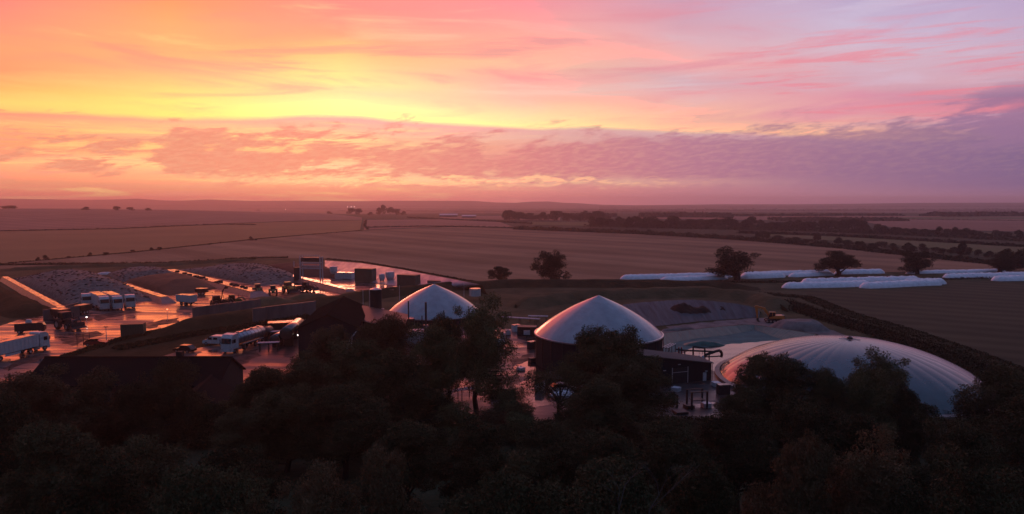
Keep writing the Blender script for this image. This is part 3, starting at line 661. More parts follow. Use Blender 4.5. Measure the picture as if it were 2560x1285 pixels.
hedge('hedge', [(-200, 680), (0, 661), (320, 633), (640, 599), (905, 577)], 1.8, 1.0, 'thin scrubby hedge line dividing the left fields', 3500, 0.45)
hedge('hedge', [(0, 579), (300, 573), (420, 567), (560, 562), (640, 563)], 3, 2.2, 'faint hedge line across the upper left hill', 1600, 0.8)
hedge('hedge', [(915, 552), (912, 565), (920, 575)], 3, 2, 'short hedge running down the slope by the copse', 400, 0.7)
hedge('hedge', [(1020, 545), (1100, 549), (1250, 556), (1330, 560)], 4, 3, 'low hedge below the distant white roofed shed', 1500, 0.9)
hedge('hedge', [(2240, 549), (2400, 551), (2560, 553)], 2.2, 3, 'thin straight hedge in the far right fields', 900, 1.0)
hedge('woodland', [(1480, 566), (1700, 571), (2000, 577), (2250, 586), (2560, 602), (2700, 610)], 10, 16, 'dense undergrowth of the tree belt beyond the main field', 6000, 1.3, 'undergrowth', 'stuff')
for k, (pts, hp) in enumerate([([(1930, 551), (2050, 551), (2130, 552), (2250, 552)], 6), ([(1600, 544), (1700, 543), (1790, 544), (1830, 545)], 9), ([(1390, 541), (1480, 541), (1540, 541)], 6), ([(1830, 541), (2100, 540), (2240, 540)], 5), ([(2330, 542), (2450, 541), (2700, 541)], 9),
    ([(850, 528), (1100, 529), (1400, 530), (1700, 531)], 3.5), ([(600, 522), (900, 523), (1200, 524), (1500, 525)], 3), ([(1500, 527), (1900, 528), (2300, 528), (2700, 528)], 6), ([(0, 514), (400, 515), (900, 516), (1300, 517)], 2.5), ([(1500, 519), (2000, 519), (2600, 517)], 4)]):
    hedge('distant_woodland', pts, hp, 40, 'distant band of woodland fading into the evening haze', 2600, 0.9 + hp * 0.35, 'woodland', 'stuff', 0.3)
hedge('scrub', [(-60, 664), (130, 662), (400, 660), (640, 648)], 5, 2.2, 'dark scrub behind the silage clamps', 4000, 0.28, 'scrub', 'stuff')
hedge('hedge', [(560, 650), (640, 646), (720, 645)], 4, 2.0, 'short dark hedge behind the tyre covered clamp', 800, 0.28)
hedge('grass_tufts', [(818, 648), (905, 656), (1000, 671), (1100, 690), (1195, 707)], 3, 1.2, 'tall grass along the top of the pink lined bank', 2500, 0.22, 'grass', 'stuff')
hedge('scrub', [(1190, 712), (1500, 706), (1900, 706), (2200, 703), (2560, 692)], 4, 2.5, 'dark scrub on the bank below the white bags', 8000, 0.25, 'scrub', 'stuff')
hedge('scrub', [(1290, 765), (1420, 750), (1560, 742), (1750, 736), (1900, 752), (1960, 775)], 8, 5, 'brown scrub on the bank above the grey lined lagoon', 9000, 0.28, 'scrub', 'stuff')
hedge('scrub', [(1960, 760), (2080, 800), (2200, 835), (2330, 880), (2480, 940), (2620, 990)], 12, 4.0, 'rough brown scrub between the great dome and the right field', 16000, 0.20, 'scrub', 'stuff', 0.6)
hedge('scrub', [(1900, 735), (2020, 745), (2120, 785), (2260, 825), (2420, 880), (2600, 950)], 5, 3.0, 'rough grass along the edge of the right hand field', 8000, 0.2, 'scrub', 'stuff', 0.6)
hedge('hedge', [(160, 893), (300, 850), (480, 812), (640, 790)], 6, 1.5, 'dark bushy hedge along the lower edge of the wet yard', 6000, 0.16)
hedge('hedge', [(290, 874), (480, 838), (640, 814), (770, 794)], 9, 2.2, 'bushy hedge on the dark verge above the tanker lorry', 9000, 0.17)
hedge('scrub', [(1600, 1066), (1700, 1060), (1800, 1058)], 8, 3, 'rough grass by the frames below the black shed', 2500, 0.14, 'scrub', 'stuff')

# earth banks
def bank(name, pts, h, wd, m=grass, label=None, cat=None, kind='structure', seed=0, nseg=80):
    A = resample([P(*p) for p in pts], nseg); vs = []; q = [(-1, 0), (-0.55, 0.6), (-0.2, 0.97), (0.2, 1), (0.55, 0.6), (1, 0)]
    for i, a in enumerate(A):
        d = (A[min(i + 1, nseg)] - A[max(i - 1, 0)]).normalized(); n = Vector((-d.y, d.x, 0)); e = min(1, i / 4, (nseg - i) / 4)
        for s, z in q:
            j = 1 + 0.12 * smooth_noise(i * 0.5, s * 3, seed); vs.append((a.x + n.x * s * wd * j, a.y + n.y * s * wd * j, z * h * e * (1 + 0.15 * smooth_noise(i * 0.7, s * 2, seed + 3)) - 0.02 * (z == 0)))
    L = len(q); fs = [(i * L + j, i * L + j + 1, (i + 1) * L + j + 1, (i + 1) * L + j) for i in range(nseg) for j in range(L - 1)]
    return tag(MB().add(vs, fs).build(name, m, smooth=True, fix=False), label, cat, None, kind)
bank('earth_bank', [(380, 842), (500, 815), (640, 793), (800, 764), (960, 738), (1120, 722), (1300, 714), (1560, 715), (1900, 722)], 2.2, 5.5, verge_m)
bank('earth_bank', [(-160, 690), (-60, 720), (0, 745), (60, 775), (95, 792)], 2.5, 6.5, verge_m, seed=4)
bank('earth_bank', [(0, 677), (200, 667), (400, 664), (640, 650)], 1.2, 4, seed=2)
bank('earth_bank', [(1290, 770), (1420, 748), (1560, 742), (1750, 736), (1900, 752), (1960, 775)], 2.5, 6, seed=6)
hedge('hedge', [(430, 826), (560, 800), (720, 774), (900, 745), (1040, 728)], 10, 2.0, 'long low hedge on the bank below the silage clamps', 9000, 0.2)

# ------------------------------------------------------------------ silage clamps
def slab_wall(p0, p1, w_, h, label, endramp=True):
    a = P(*p0); b = P(*p1); a.z = b.z = 0
    d = b - a; L = d.length; t = thing('clamp_wall', label, 'clamp wall', a, atan2(d.y, d.x), 'concrete walls between the silage clamps')
    MB().prism([(-w_ * 0.5 - 0.9, 0), (-w_ / 2, h), (w_ / 2, h), (w_ * 0.5 + 0.9, 0)], 0, L, 'x').build('sloping_side', wallcon, t)
    mb = MB(); x = 0.0; r = random.Random(int(L * 10))
    while x < L - 1:
        q = min(3.0, L - x); mb.box((x + q / 2, r.uniform(-.05, .05), h + 0.06), (q - 0.04, w_ * 1.06, 0.12)); x += q
    mb.build('wet_top', wettop, t)
    if endramp:
        e = MB(); vs = [(L, -w_ / 2, h), (L, w_ / 2, h), (L + 4.2, w_ * 1.0, 0.02), (L + 4.2, -w_ * 1.0, 0.02), (L, -w_ * 0.5 - 0.9, 0), (L, w_ * 0.5 + 0.9, 0)]
        e.add(vs, [(0, 1, 2, 3), (0, 3, 4), (1, 5, 2), (4, 3, 2, 5), (0, 4, 5, 1)]).build('end_ramp', wallcon, t)
    return t
def zp(px, py, z): return P(px, py, z)
def wall_px(a, b, w_, h, label, **k):
    A = P(a[0], a[1], h); B = P(b[0], b[1], h)
    def back(v):
        d = Vector((v.x, v.y, -H)); tt = d  # ground point below v expressed as itself
        return v
    t_ = None
    A.z = B.z = 0; d = B - A; L = d.length
    global _tmp
    old = globals()['P']
    pts = [A, B]
    def fake(px, py, z=0): return pts[0].copy() if (px, py) == a else pts[1].copy()
    globals()['P'] = fake
    try: r = slab_wall(a, b, w_, h, label, **k)
    finally: globals()['P'] = old
    return r
wall_px((12, 692), (165, 775), 1.7, 1.5, 'leftmost concrete clamp wall with glowing wet top, beside the dark bank', endramp=False)
wall_px((222, 683), (412, 743), 2.1, 1.5, 'glowing wet clamp wall ending beside the four white lorries')
wall_px((425, 674), (640, 728), 3.6, 1.5, 'wide wet clamp wall strewn with old tyres')
wall_px((648, 669), (872, 723), 2.3, 1.4, 'rightmost clamp wall running below the steel gantry')
def heap(name, c, half, rise, m, label, cat, lump=0.25, seed=0, px_up=0, flat=0.0, n=48, rz=0.0, group=None, nr=16):
    """lumpy heap: c in pixels of its foot centre, half extents in metres"""
    p = P(*c); vs = []; fs = []
    for j in range(nr + 1):
        r = j / nr
        for i in range(n):
            t = 2 * pi * i / n; e = 1 + 0.10 * smooth_noise(cos(t) * 2, sin(t) * 2, seed)
            z = rise * (1 - r ** 2.2) ** 0.9 if r < 1 else 0
            z *= 1 + lump * smooth_noise(cos(t) * r * 3.2 + seed, sin(t) * r * 3.2, seed) ; 
            if flat: z = min(z, rise * flat)
            se = (abs(cos(t)) ** 4 + abs(sin(t)) ** 4) ** -0.25
            vs.append((half[0] * r * e * cos(t) * se, half[1] * r * e * sin(t) * se, max(z, -0.02 if r < 1 else -0.02)))
    fs = [(j * n + i, j * n + (i + 1) % n, (j + 1) * n + (i + 1) % n, (j + 1) * n + i) for j in range(nr) for i in range(n)]
    o = MB().add(vs, fs).build(name, m, smooth=True, fix=False); o.location = (p.x, p.y, 0); o.rotation_euler = (0, 0, rz)
    for f in o.data.polygons: pass
    return tag(o, label, cat, group)
def quad_heap(name, corners, rise, m, label, cat, lump=0.12, seed=0, n=40, tyres=0, ridge_bias=0.0, end_drop=0.35):
    """heap filling the quadrangle near-left, near-right, far-right, far-left (pixels)"""
    a, b, c, d = [P(*q) for q in corners]; vs = []
    for j in range(n + 1):
        for i in range(n + 1):
            u, v = i / n, j / n; p = a.lerp(b, u).lerp(d.lerp(c, u), v)
            k = (max(0, 4 * u * (1 - u)) ** 0.55) * min(1, v / 0.22) ** 0.75 * min(1, (1 - v) / end_drop) ** 0.7
            z = rise * k * (1 + lump * smooth_noise(p.x * 0.25, p.y * 0.25, seed) + lump * 0.4 * smooth_noise(p.x * 1.3, p.y * 1.3, seed)) if 0 < u < 1 and 0 < v < 1 else -0.02
            vs.append((p.x, p.y, z))
    fs = [(j * (n + 1) + i, j * (n + 1) + i + 1, (j + 1) * (n + 1) + i + 1, (j + 1) * (n + 1) + i) for j in range(n) for i in range(n)]
    t = thing(name, label, cat); o = MB().add(vs, fs).build('cover_sheet' if tyres else 'heap_surface', m, t, smooth=True, fix=False)
    if tyres:
        rg = random.Random(seed); mb = MB()
        for _ in range(tyres):
            i = rg.randrange(2, n - 1); j = rg.randrange(2, n - 1); x, y, z = vs[j * (n + 1) + i]
            x += rg.uniform(-.5, .5); y += rg.uniform(-.5, .5)
            mb.ring([(0.18, z - .05), (0.2, z + 0.08), (0.34, z + 0.12), (0.42, z + 0.03), (0.4, z - 0.1)], (x, y, 0), 8)
        ty = mb.build('tyre_weights', rubber, t, fix=False); ty['kind'] = 'stuff'
    return t
quad_heap('silage_clamp', [(178, 768), (388, 752), (222, 690), (18, 698)], 5.6, tyresheet, 'large silage heap under grey sheet weighted with tyres, behind the white lorries', 'silage heap', 0.10, 1, tyres=430)
quad_heap('silage_clamp', [(300, 705), (455, 700), (420, 678), (262, 684)], 3.6, tyresheet, 'low grey sheeted silage heap behind the brown open heap', 'silage heap', 0.1, 2, tyres=150)
quad_heap('silage_heap', [(425, 740), (545, 722), (452, 690), (300, 700)], 3.6, silage, 'open brown silage heap between two glowing clamp walls', 'silage heap', 0.1, 3)
quad_heap('silage_clamp', [(655, 716), (760, 702), (655, 668), (440, 674)], 4.2, tyresheet, 'grey sheeted silage heap left of the steel gantry', 'silage heap', 0.12, 4, tyres=330)
quad_heap('soil_heap', [(740, 690), (880, 700), (800, 660), (655, 662)], 2.6, soil, 'dark soil heap behind the rightmost clamp wall', 'soil heap', 0.2, 5)
heap('grain_heap', (665, 763), (9.5, 4.2), 2.2, maize, 'pale brown heap of chopped crop behind the long concrete wall', 'crop heap', 0.25, 1, rz=0.5)
heap('grain_heap', (770, 752), (8, 3.5), 2.4, maize, 'pale brown heap of chopped crop below the row of tractors', 'crop heap', 0.2, 2, rz=0.5)
heap('grain_heap', (880, 738), (4, 2.2), 1.2, maize, 'small crop heap beside the silo top', 'crop heap', 0.2, 3)
heap('straw_pile', (262, 686), (4.0, 1.2), 1.0, white, 'pale torn sheet heap at the top end of the second clamp wall', 'sheet heap', 0.3, 3)
# loose tyres lying on the wide wall
r_ = random.Random(5)
proto = None
for k, (px, py) in enumerate([(443, 679), (462, 684), (474, 688), (490, 692), (498, 694), (507, 695), (516, 698), (541, 706), (550, 705), (580, 711), (588, 713), (594, 714), (606, 717), (614, 720)]):
    p = P(px, py, 1.64)
    if proto is None:
        proto = thing('old_tyre', 'old black tyre lying on the wide wet clamp wall', 'tyre', p, 0, 'tyres left on the wide clamp wall')
        MB().ring([(0.35, 0.0), (0.36, 0.32), (0.66, 0.36), (0.78, 0.2), (0.72, 0.0)], (0, 0, 0), 14).build('tread', rubber, proto, smooth=True); o = proto
    else: o = copy_tree(proto)
    o.location = p; s = r_.uniform(0.8, 1.4); o.scale = (s, s, s * 1.1)

# ------------------------------------------------------------------ vehicles
def wheel(parent, x, y, r=0.5, w_=0.3, rim=True):
    t = MB().ring([(r * 0.55, -w_ / 2), (r * 0.92, -w_ / 2), (r, -w_ * 0.3), (r, w_ * 0.3), (r * 0.92, w_ / 2), (r * 0.55, w_ / 2)], (0, 0, 0), 16).build('wheel', rubber, parent)
    t.rotation_euler = (pi / 2, 0, 0); t.location = (x, y, r)
    if rim:
        q = MB().ring([(0.001, -w_ * 0.28), (r * 0.56, -w_ * 0.42), (r * 0.56, w_ * 0.42), (0.001, w_ * 0.28)], (0, 0, 0), 12).build('rim', silver, t)
    return t
def cab(t, x=0.0, m=white):
    """lorry cab, front at +x"""
    MB().prism([(x - 2.3, 0.9), (x + 0.0, 0.9), (x + 0.05, 2.0), (x - 0.18, 3.15), (x - 0.7, 3.75), (x - 2.1, 3.85), (x - 2.3, 3.6)], -1.22, 1.22).build('cab_body', m, t)
    MB().prism([(x + 0.06, 2.0), (x + 0.10, 2.05), (x - 0.10, 3.02), (x - 0.18, 3.05)], -1.08, 1.08).build('windscreen', glass, t)
    MB().box((x - 0.25, 0, 0.66), (0.7, 2.44, 0.5)).build('bumper', m, t)
    MB().box((x + 0.03, 0, 1.45), (0.06, 1.5, 0.62)).build('grille', offwhite, t)
    for s in (-1, 1):
        MB().box((x - 0.95, s * 1.23, 2.45), (0.85, 0.04, 0.75)).build('side_window', glass, t)
        MB().box((x + 0.05, s * 0.98, 0.85), (0.12, 0.34, 0.18)).build('headlight', silver, t)
        MB().box((x - 0.05, s * 1.38, 2.5), (0.12, 0.16, 0.7)).build('wing_mirror', dark, t)
    MB().box((x - 3.4, 0, 0.85), (4.2, 0.9, 0.3)).build('chassis', dark, t)
    for s in (-1, 1):
        wheel(t, x - 1.1, s * 1.05); wheel(t, x - 4.5, s * 0.95, w_=0.5)
        MB().box((x - 2.9, s * 0.95, 0.75), (1.1, 0.45, 0.55)).build('fuel_tank', silver, t)
def lorry(label, loc, rz, kind, L=11.0, group=None):
    t = thing({'box': 'articulated_lorry', 'tank': 'tanker_lorry', 'bulk': 'articulated_lorry', 'unit': 'lorry_tractor_unit'}[kind], label, 'lorry', loc, rz, group)
    cab(t)
    if kind == 'unit': return t
    x0, x1 = -2.7 - L, -2.5
    if kind in ('box', 'bulk'):
        MB().box(((x0 + x1) / 2, 0, 2.6 if kind == 'box' else 2.35), (L, 2.5, 2.8 if kind == 'box' else 2.3)).build('trailer_body', offwhite if kind == 'bulk' else white, t)
        if kind == 'box': MB().box(((x0 + x1) / 2, 0, 4.02), (L - 0.1, 2.4, 0.05)).build('trailer_roof', wettop, t)
        else:
            mb = MB(); [mb.box((x0 + (i + 0.5) * L / 14, s * 1.27, 2.35), (0.08, 0.06, 2.25)) for i in range(14) for s in (-1, 1)]; mb.build('side_ribs', offwhite, t)
            MB().box(((x0 + x1) / 2, 0, 3.53), (L - 0.2, 2.3, 0.06)).build('load_cover', wettop, t)
        MB().box(((x0 + x1) / 2, 0, 1.05), (L, 1.0, 0.28)).build('trailer_frame', dark, t)
        for s in (-1, 1): MB().box(((x0 + x1) / 2 + 0.3, s * 1.2, 0.85), (3.4, 0.05, 0.45)).build('side_guard', offwhite, t)
    else:
        tk = MB(); prof = [(0.001, x0), (0.85, x0 + 0.05), (1.15, x0 + 0.3), (1.15, x1 - 0.3), (0.85, x1 - 0.05), (0.001, x1)]
        n = 20; vs = [(x, r * sin(2 * pi * i / n), 2.45 + r * cos(2 * pi * i / n)) for r, x in prof for i in range(n)]
        tk.add(vs, [(j * n + i, j * n + (i + 1) % n, (j + 1) * n + (i + 1) % n, (j + 1) * n + i) for j in range(5) for i in range(n)]).build('tank_barrel', silver, t, smooth=True)
        mb = MB()
        for i in range(8):
            x = x0 + 0.5 + i * (L - 1) / 7; vs = [(x + q, 1.19 * sin(2 * pi * k / n), 2.45 + 1.19 * cos(2 * pi * k / n)) for q in (-.05, .05) for k in range(n)]
            mb.add(vs, [(k, (k + 1) % n, n + (k + 1) % n, n + k) for k in range(n)])
        mb.build('barrel_bands', dark, t)
        MB().box(((x0 + x1) / 2, 0, 3.66), (L - 1.2, 0.7, 0.08)).build('walkway', silver, t)
        for i in range(4): MB().tube((x0 + 1.6 + i * 2.3, 0, 3.6), (x0 + 1.6 + i * 2.3, 0, 3.86), 0.28).build('hatch', silver, t)
        for s in (-1, 1): MB().box(((x0 + x1) / 2, s * 1.12, 1.35), (L - 2.5, 0.12, 0.12)).build('side_rail', white, t)
        MB().box(((x0 + x1) / 2, 0, 1.0), (L - 1, 0.9, 0.3)).build('trailer_frame', dark, t)
    for i in range(3):
        for s in (-1, 1): wheel(t, x0 + 1.3 + i * 1.35, s * 1.0, 0.5, 0.36)
    return t
def head(p0, p1):
    a, b = P(*p0), P(*p1); return atan2(b.y - a.y, b.x - a.x)
LG = 'white lorries parked side by side before the tyre covered heap'
lorry('white box lorry, left of the two with long trailers, glowing wet roof', P(263, 776), radians(-48), 'box', 10.5, LG)
lorry('white box lorry, right of the two with long trailers, glowing wet roof', P(296, 775), radians(-48), 'box', 10.5, LG)
lorry('white lorry cab without trailer, left end of the parked row', P(218, 768), radians(-55), 'unit', 0, LG)
lorry('white lorry cab without trailer, right end of the parked row', P(327, 771), radians(-55), 'unit', 0, LG)
lorry('grey bulk lorry with white cab entering at the left picture edge', P(112, 872), radians(80), 'bulk', 12.5)
lorry('white cab lorry with ribbed steel tank trailer in the lower yard', P(566, 885), radians(-104), 'tank', 9.5)
def car(label, loc, rz, m, kind='car', L=4.3, Hc=1.45, W_=1.75, name=None, group=None, cat='car'):
    t = thing(name or 'parked_car', label, cat, loc, rz, group); h = Hc; l = L / 2
    if kind == 'car':
        MB().prism([(-l, 0.3), (l, 0.3), (l, 0.62), (l - 0.25, 0.78), (l - 1.15, 0.92), (-l + 0.1, 0.95), (-l, 0.7)], -W_ / 2, W_ / 2).build('body', m, t)
        MB().prism([(l - 1.2, 0.9), (l - 1.85, h - 0.1), (l - 2.1, h), (-l + 0.9, h), (-l + 0.15, 0.93)], -W_ / 2 + 0.14, W_ / 2 - 0.14).build('cabin_glass', glass, t)
        MB().box((-0.12 * L / 4.3 - 0.1, 0, h + 0.015), (L * 0.38, W_ - 0.42, 0.05)).build('roof', m, t)
    else:
        MB().prism([(-l, 0.35), (l, 0.35), (l, 0.85), (l - 0.3, 1.05), (l - 0.95, 1.2), (l - 1.75, h - 0.08), (l - 2.0, h), (-l + 0.1, h), (-l, h - 0.2)], -W_ / 2, W_ / 2).build('body', m, t)
        MB().prism([(l - 0.96, 1.23), (l - 0.90, 1.23), (l - 1.68, h - 0.10), (l - 1.76, h - 0.12)], -W_ / 2 + 0.12, W_ / 2 - 0.12).build('windscreen', glass, t)
        for s in (-1, 1):
            MB().box((l - 1.75, s * (W_ / 2 + 0.005), 1.42), (0.85, 0.03, 0.5)).build('side_window', glass, t)
            MB().box((l - 2.95, s * (W_ / 2 + 0.005), 1.42), (0.9, 0.03, 0.45)).build('side_window', glass, t)
    for s in (-1, 1):
        wheel(t, l - 0.85, s * (W_ / 2 - 0.08), 0.33, 0.22); wheel(t, -l + 0.85, s * (W_ / 2 - 0.08), 0.33, 0.22)
        MB().box((l - 0.02, s * (W_ / 2 - 0.3), 0.62), (0.08, 0.35, 0.14)).build('headlight', silver, t)
    return t
blackcar = mat('black_car_paint', (0.012, 0.012, 0.014), rough=0.22, spec=0.6)
bluecar = mat('blue_car_paint', (0.02, 0.03, 0.07), rough=0.25, spec=0.6)
car('white panel van parked behind the tanker lorry', P(540, 861), radians(172), white, 'van', 5.0, 1.95, 1.95, 'panel_van', cat='van')
car('black car parked on the wet lower yard left of the van', P(462, 880), radians(165), blackcar)
car('dark red car beside the mesh gate on the verge', P(240, 863), radians(12), redm)
car('dark blue car in the lane below the outhouse', P(492, 1050), radians(20), bluecar)
car('pale car half hidden behind the forked trunk tree', P(1075, 1018), radians(8), white)
car('silver car on the puddled yard by the sparse tree', P(1407, 980), radians(10), silver)
def tractor(label, loc, rz, m, loader=False, s=1.0, group=None, name='farm_tractor', cat='tractor'):
    t = thing(name, label, cat, loc, rz, group); t.scale = (s, s, s)
    MB().prism([(0.2, 1.0), (2.3, 0.95), (2.35, 1.55), (2.1, 1.75), (0.2, 1.85)], -0.45, 0.45).build('bonnet', m, t)
    MB().box((-0.6, 0, 1.05), (2.2, 0.7, 0.5)).build('rear_axle', dark, t)
    MB().prism([(-1.4, 1.3), (0.25, 1.3), (0.35, 1.9), (0.15, 2.85), (-1.25, 2.85), (-1.5, 1.9)], -0.75, 0.75).build('cab_glass', glass, t)
    MB().box((-0.55, 0, 2.93), (1.75, 1.65, 0.16), top=0.92).build('cab_roof', m, t)
    MB().tube((1.2, 0.5, 1.6), (1.2, 0.5, 2.9), 0.06).build('exhaust', dark, t)
    for q in (-1, 1):
        wheel(t, -0.9, q * 1.05, 0.92, 0.55); wheel(t, 1.8, q * 0.95, 0.62, 0.42)
        MB().prism([(-1.8, 1.4), (-1.5, 1.9), (-0.4, 1.95), (0.0, 1.5), (0.0, 1.42), (-0.4, 1.86), (-1.45, 1.82)], q * 1.05 - 0.28, q * 1.05 + 0.28).build('mudguard', m, t)
    if loader:
        for q in (-1, 1): MB().path([(0.3, q * 0.7, 1.7), (2.4, q * 0.7, 2.2), (3.4, q * 0.7, 1.1)], 0.09).build('loader_arm', m, t)
        MB().prism([(3.3, 0.5), (4.2, 0.45), (4.3, 0.55), (3.5, 0.75), (3.4, 1.4), (3.3, 1.4)], -1.2, 1.2).build('bucket', dark, t)
    return t
def trailer(label, loc, rz, m, L=5.5, h=1.6, s=1.0, group=None):
    t = thing('tipping_trailer', label, 'trailer', loc, rz, group); t.scale = (s, s, s)
    mb = MB(); a = 1.2
    vs = []
    for q, z in ((1.0, 1.1), (1.12, 1.1 + h)):
        for sx_, sy_ in ((-1, -1), (1, -1), (1, 1), (-1, 1)): vs.append((sx_ * L / 2 * (1 + (q - 1) * 0.5), sy_ * a * q, z))
    mb.add(vs, [(3, 2, 1, 0), (0, 1, 5, 4), (1, 2, 6, 5), (2, 3, 7, 6), (3, 0, 4, 7), (4, 5, 6, 7)]).build('hopper', m, t)
    MB().box((0, 0, 1.12 + h), (L * 0.94, 2.2, 0.06)).build('load', wettop, t)
    mb = MB(); [mb.box((-L / 2 + (i + .5) * L / 6, q * 1.3, 1.1 + h / 2), (0.1, 0.1, h)) for i in range(6) for q in (-1, 1)]; mb.build('side_ribs', m, t)
    MB().box((0, 0, 0.95), (L, 0.9, 0.25)).build('chassis', dark, t); MB().path([(L / 2, 0, 0.9), (L / 2 + 1.6, 0, 0.7)], 0.1).build('drawbar', dark, t)
    for q in (-1, 1):
        for x in (-L * 0.18, L * 0.1): wheel(t, x, q * 0.95, 0.55, 0.4)
    return t
trailer('pale tipping trailer alone on the glowing yard', P(467, 763), radians(-25), offwhite, 5.6, 2.0, 1.0)
trailer('small dark trailer near the brown heap foot', P(505, 737), radians(15), dark, 3.6, 1.0)
TG = 'tractors and loaders grouped between the clamp walls'
tractor('dark tractor with raised loader in front of the glowing yard', P(548, 770), radians(35), dark, True, 1.2, TG)
tractor('dark tractor parked right of the raised loader machine', P(585, 762), radians(15), tgreen, True, 1.0, TG)
tractor('green tractor with cab roof glowing, leftmost of the group on the clamp floor', P(645, 735), radians(-60), tgreen, False, 1.1, TG)
tractor('green tractor in the middle of the group on the clamp floor', P(683, 738), radians(-70), tgreen, False, 1.05, TG)
tractor('tall yellow wheeled loader with glowing cab roof', P(722, 732), radians(-50), yellow, True, 1.2, TG, 'wheel_loader', 'loader')
trailer('small dark green hopper trailer behind the yellow loader', P(744, 728), radians(30), green, 3.2, 1.0, 0.9)
tractor('dark loader with lifted bucket at the foot of the right clamp wall', P(768, 728), radians(-20), dark, True, 1.05, TG, 'wheel_loader', 'loader')
tractor('big dark tractor at the end of the leftmost clamp wall', P(168, 822), radians(-30), dark, True, 1.35)
trailer('dark high sided trailer behind the big dark tractor', P(150, 798), radians(150), dark, 5.0, 1.6)
trailer('brown muck trailer at the left end of the lorry row', P(207, 785), radians(80), silage, 3.6, 1.4)
def mast_boom():
    t = thing('crop_crane', 'dark lattice boom standing over the tractor by the wall', 'crane', P(553, 762))
    MB().box((0, 0, 0.9), (2.6, 2.0, 1.0)).build('carriage', dark, t)
    MB().path([(0, 0, 1.2), (0.6, 0, 4.2), (1.6, 0, 5.6)], 0.16).build('boom', dark, t); MB().box((1.7, 0, 5.1), (0.7, 0.6, 0.7)).build('grab', dark, t)
    for q in (-1, 1):
        for x in (-0.9, 0.9): wheel(t, x, q * 1.0, 0.45, 0.3)
mast_boom()
def small_rig():
    t = thing('utility_truck', 'small dark truck with glowing cab roof above the bulk lorry', 'truck', P(68, 832), radians(20))
    MB().box((0, 0, 1.4), (4.4, 2.0, 1.7)).build('rear_body', dark, t); MB().prism([(2.2, 0.6), (3.6, 0.6), (3.6, 1.5), (3.2, 2.3), (2.2, 2.4)], -0.95, 0.95).build('cab_body', dark, t)
    MB().prism([(3.62, 1.5), (3.65, 1.52), (3.28, 2.25), (3.22, 2.25)], -0.85, 0.85).build('windscreen', glass, t)
    MB().box((0, 0, 2.3), (4.2, 1.9, 0.08)).build('wet_cover', wettop, t)
    MB().box((0.4, 0, 2.75), (1.2, 0.9, 0.7), top=0.7).build('load', offwhite, t)
    for q in (-1, 1):
        wheel(t, 2.9, q * 0.9, 0.42, 0.28); wheel(t, -1.3, q * 0.9, 0.42, 0.28)
small_rig()
def excavator():
    t = thing('excavator', 'orange tracked excavator with arm lowered, standing on the chalk track', 'excavator', P(1934, 806), radians(168)); t.scale = (0.95, 0.95, 0.95)
    for q in (-1, 1):
        tr = MB().prism([(-2.0, 0.05), (1.9, 0.05), (2.25, 0.35), (2.25, 0.65), (1.95, 0.92), (-2.0, 0.92), (-2.35, 0.65), (-2.35, 0.35)], q * 1.15 - 0.28, q * 1.15 + 0.28).build('track', dark, t)
        mb = MB(); [mb.tube((x, q * 1.15 - 0.31, 0.45), (x, q * 1.15 + 0.31, 0.45), 0.27) for x in (-1.8, -0.9, 0, 0.9, 1.8)]; mb.build('track_rollers', silver, tr)
    MB().tube((0, 0, 0.85), (0, 0, 1.15), 0.75, n=18).build('turntable', dark, t)
    MB().prism([(-2.5, 1.15), (1.3, 1.15), (1.3, 1.5), (-0.3, 1.95), (-2.3, 2.05), (-2.55, 1.7)], -1.25, 1.25).build('upper_body', orange, t)
    MB().box((-2.3, 0, 1.6), (0.5, 2.3, 0.9)).build('counterweight', dark, t)
    c = MB().prism([(-0.2, 1.2), (1.5, 1.2), (1.6, 1.7), (1.2, 2.75), (-0.2, 2.8)], 0.3, 1.2).build('cab', glass, t)
    MB().box((0.5, 0.75, 2.84), (1.6, 0.98, 0.08)).build('cab_roof', orange, c)
    mb = MB(); [mb.tube(a, b, 0.06) for a, b in (((1.55, 1.22, 1.6), (1.22, 1.22, 2.8)), ((-0.2, 1.22, 1.2), (-0.2, 1.22, 2.8)), ((0.5, 1.22, 1.2), (0.5, 1.22, 2.8)))]; mb.build('cab_frame', orange, c)
    MB().prism([(0.6, 1.3), (1.2, 1.25), (2.6, 3.3), (4.6, 3.9), (4.7, 4.2), (4.3, 4.3), (2.2, 3.8)], -0.55, -0.15).build('boom', orange, t)
    MB().prism([(4.1, 4.35), (4.8, 4.1), (4.15, 0.9), (3.9, 0.9), (4.0, 3.6)], -0.5, -0.2).build('dipper', orange, t)
    MB().tube((1.7, -0.35, 1.9), (2.9, -0.35, 3.2), 0.07).build('boom_ram', silver, t)
    MB().prism([(3.7, 1.0), (4.2, 1.0), (4.3, 0.4), (3.9, 0.1), (3.4, 0.15), (3.5, 0.35), (3.8, 0.45)], -0.75, 0.1).build('bucket', dark, t)
excavator()

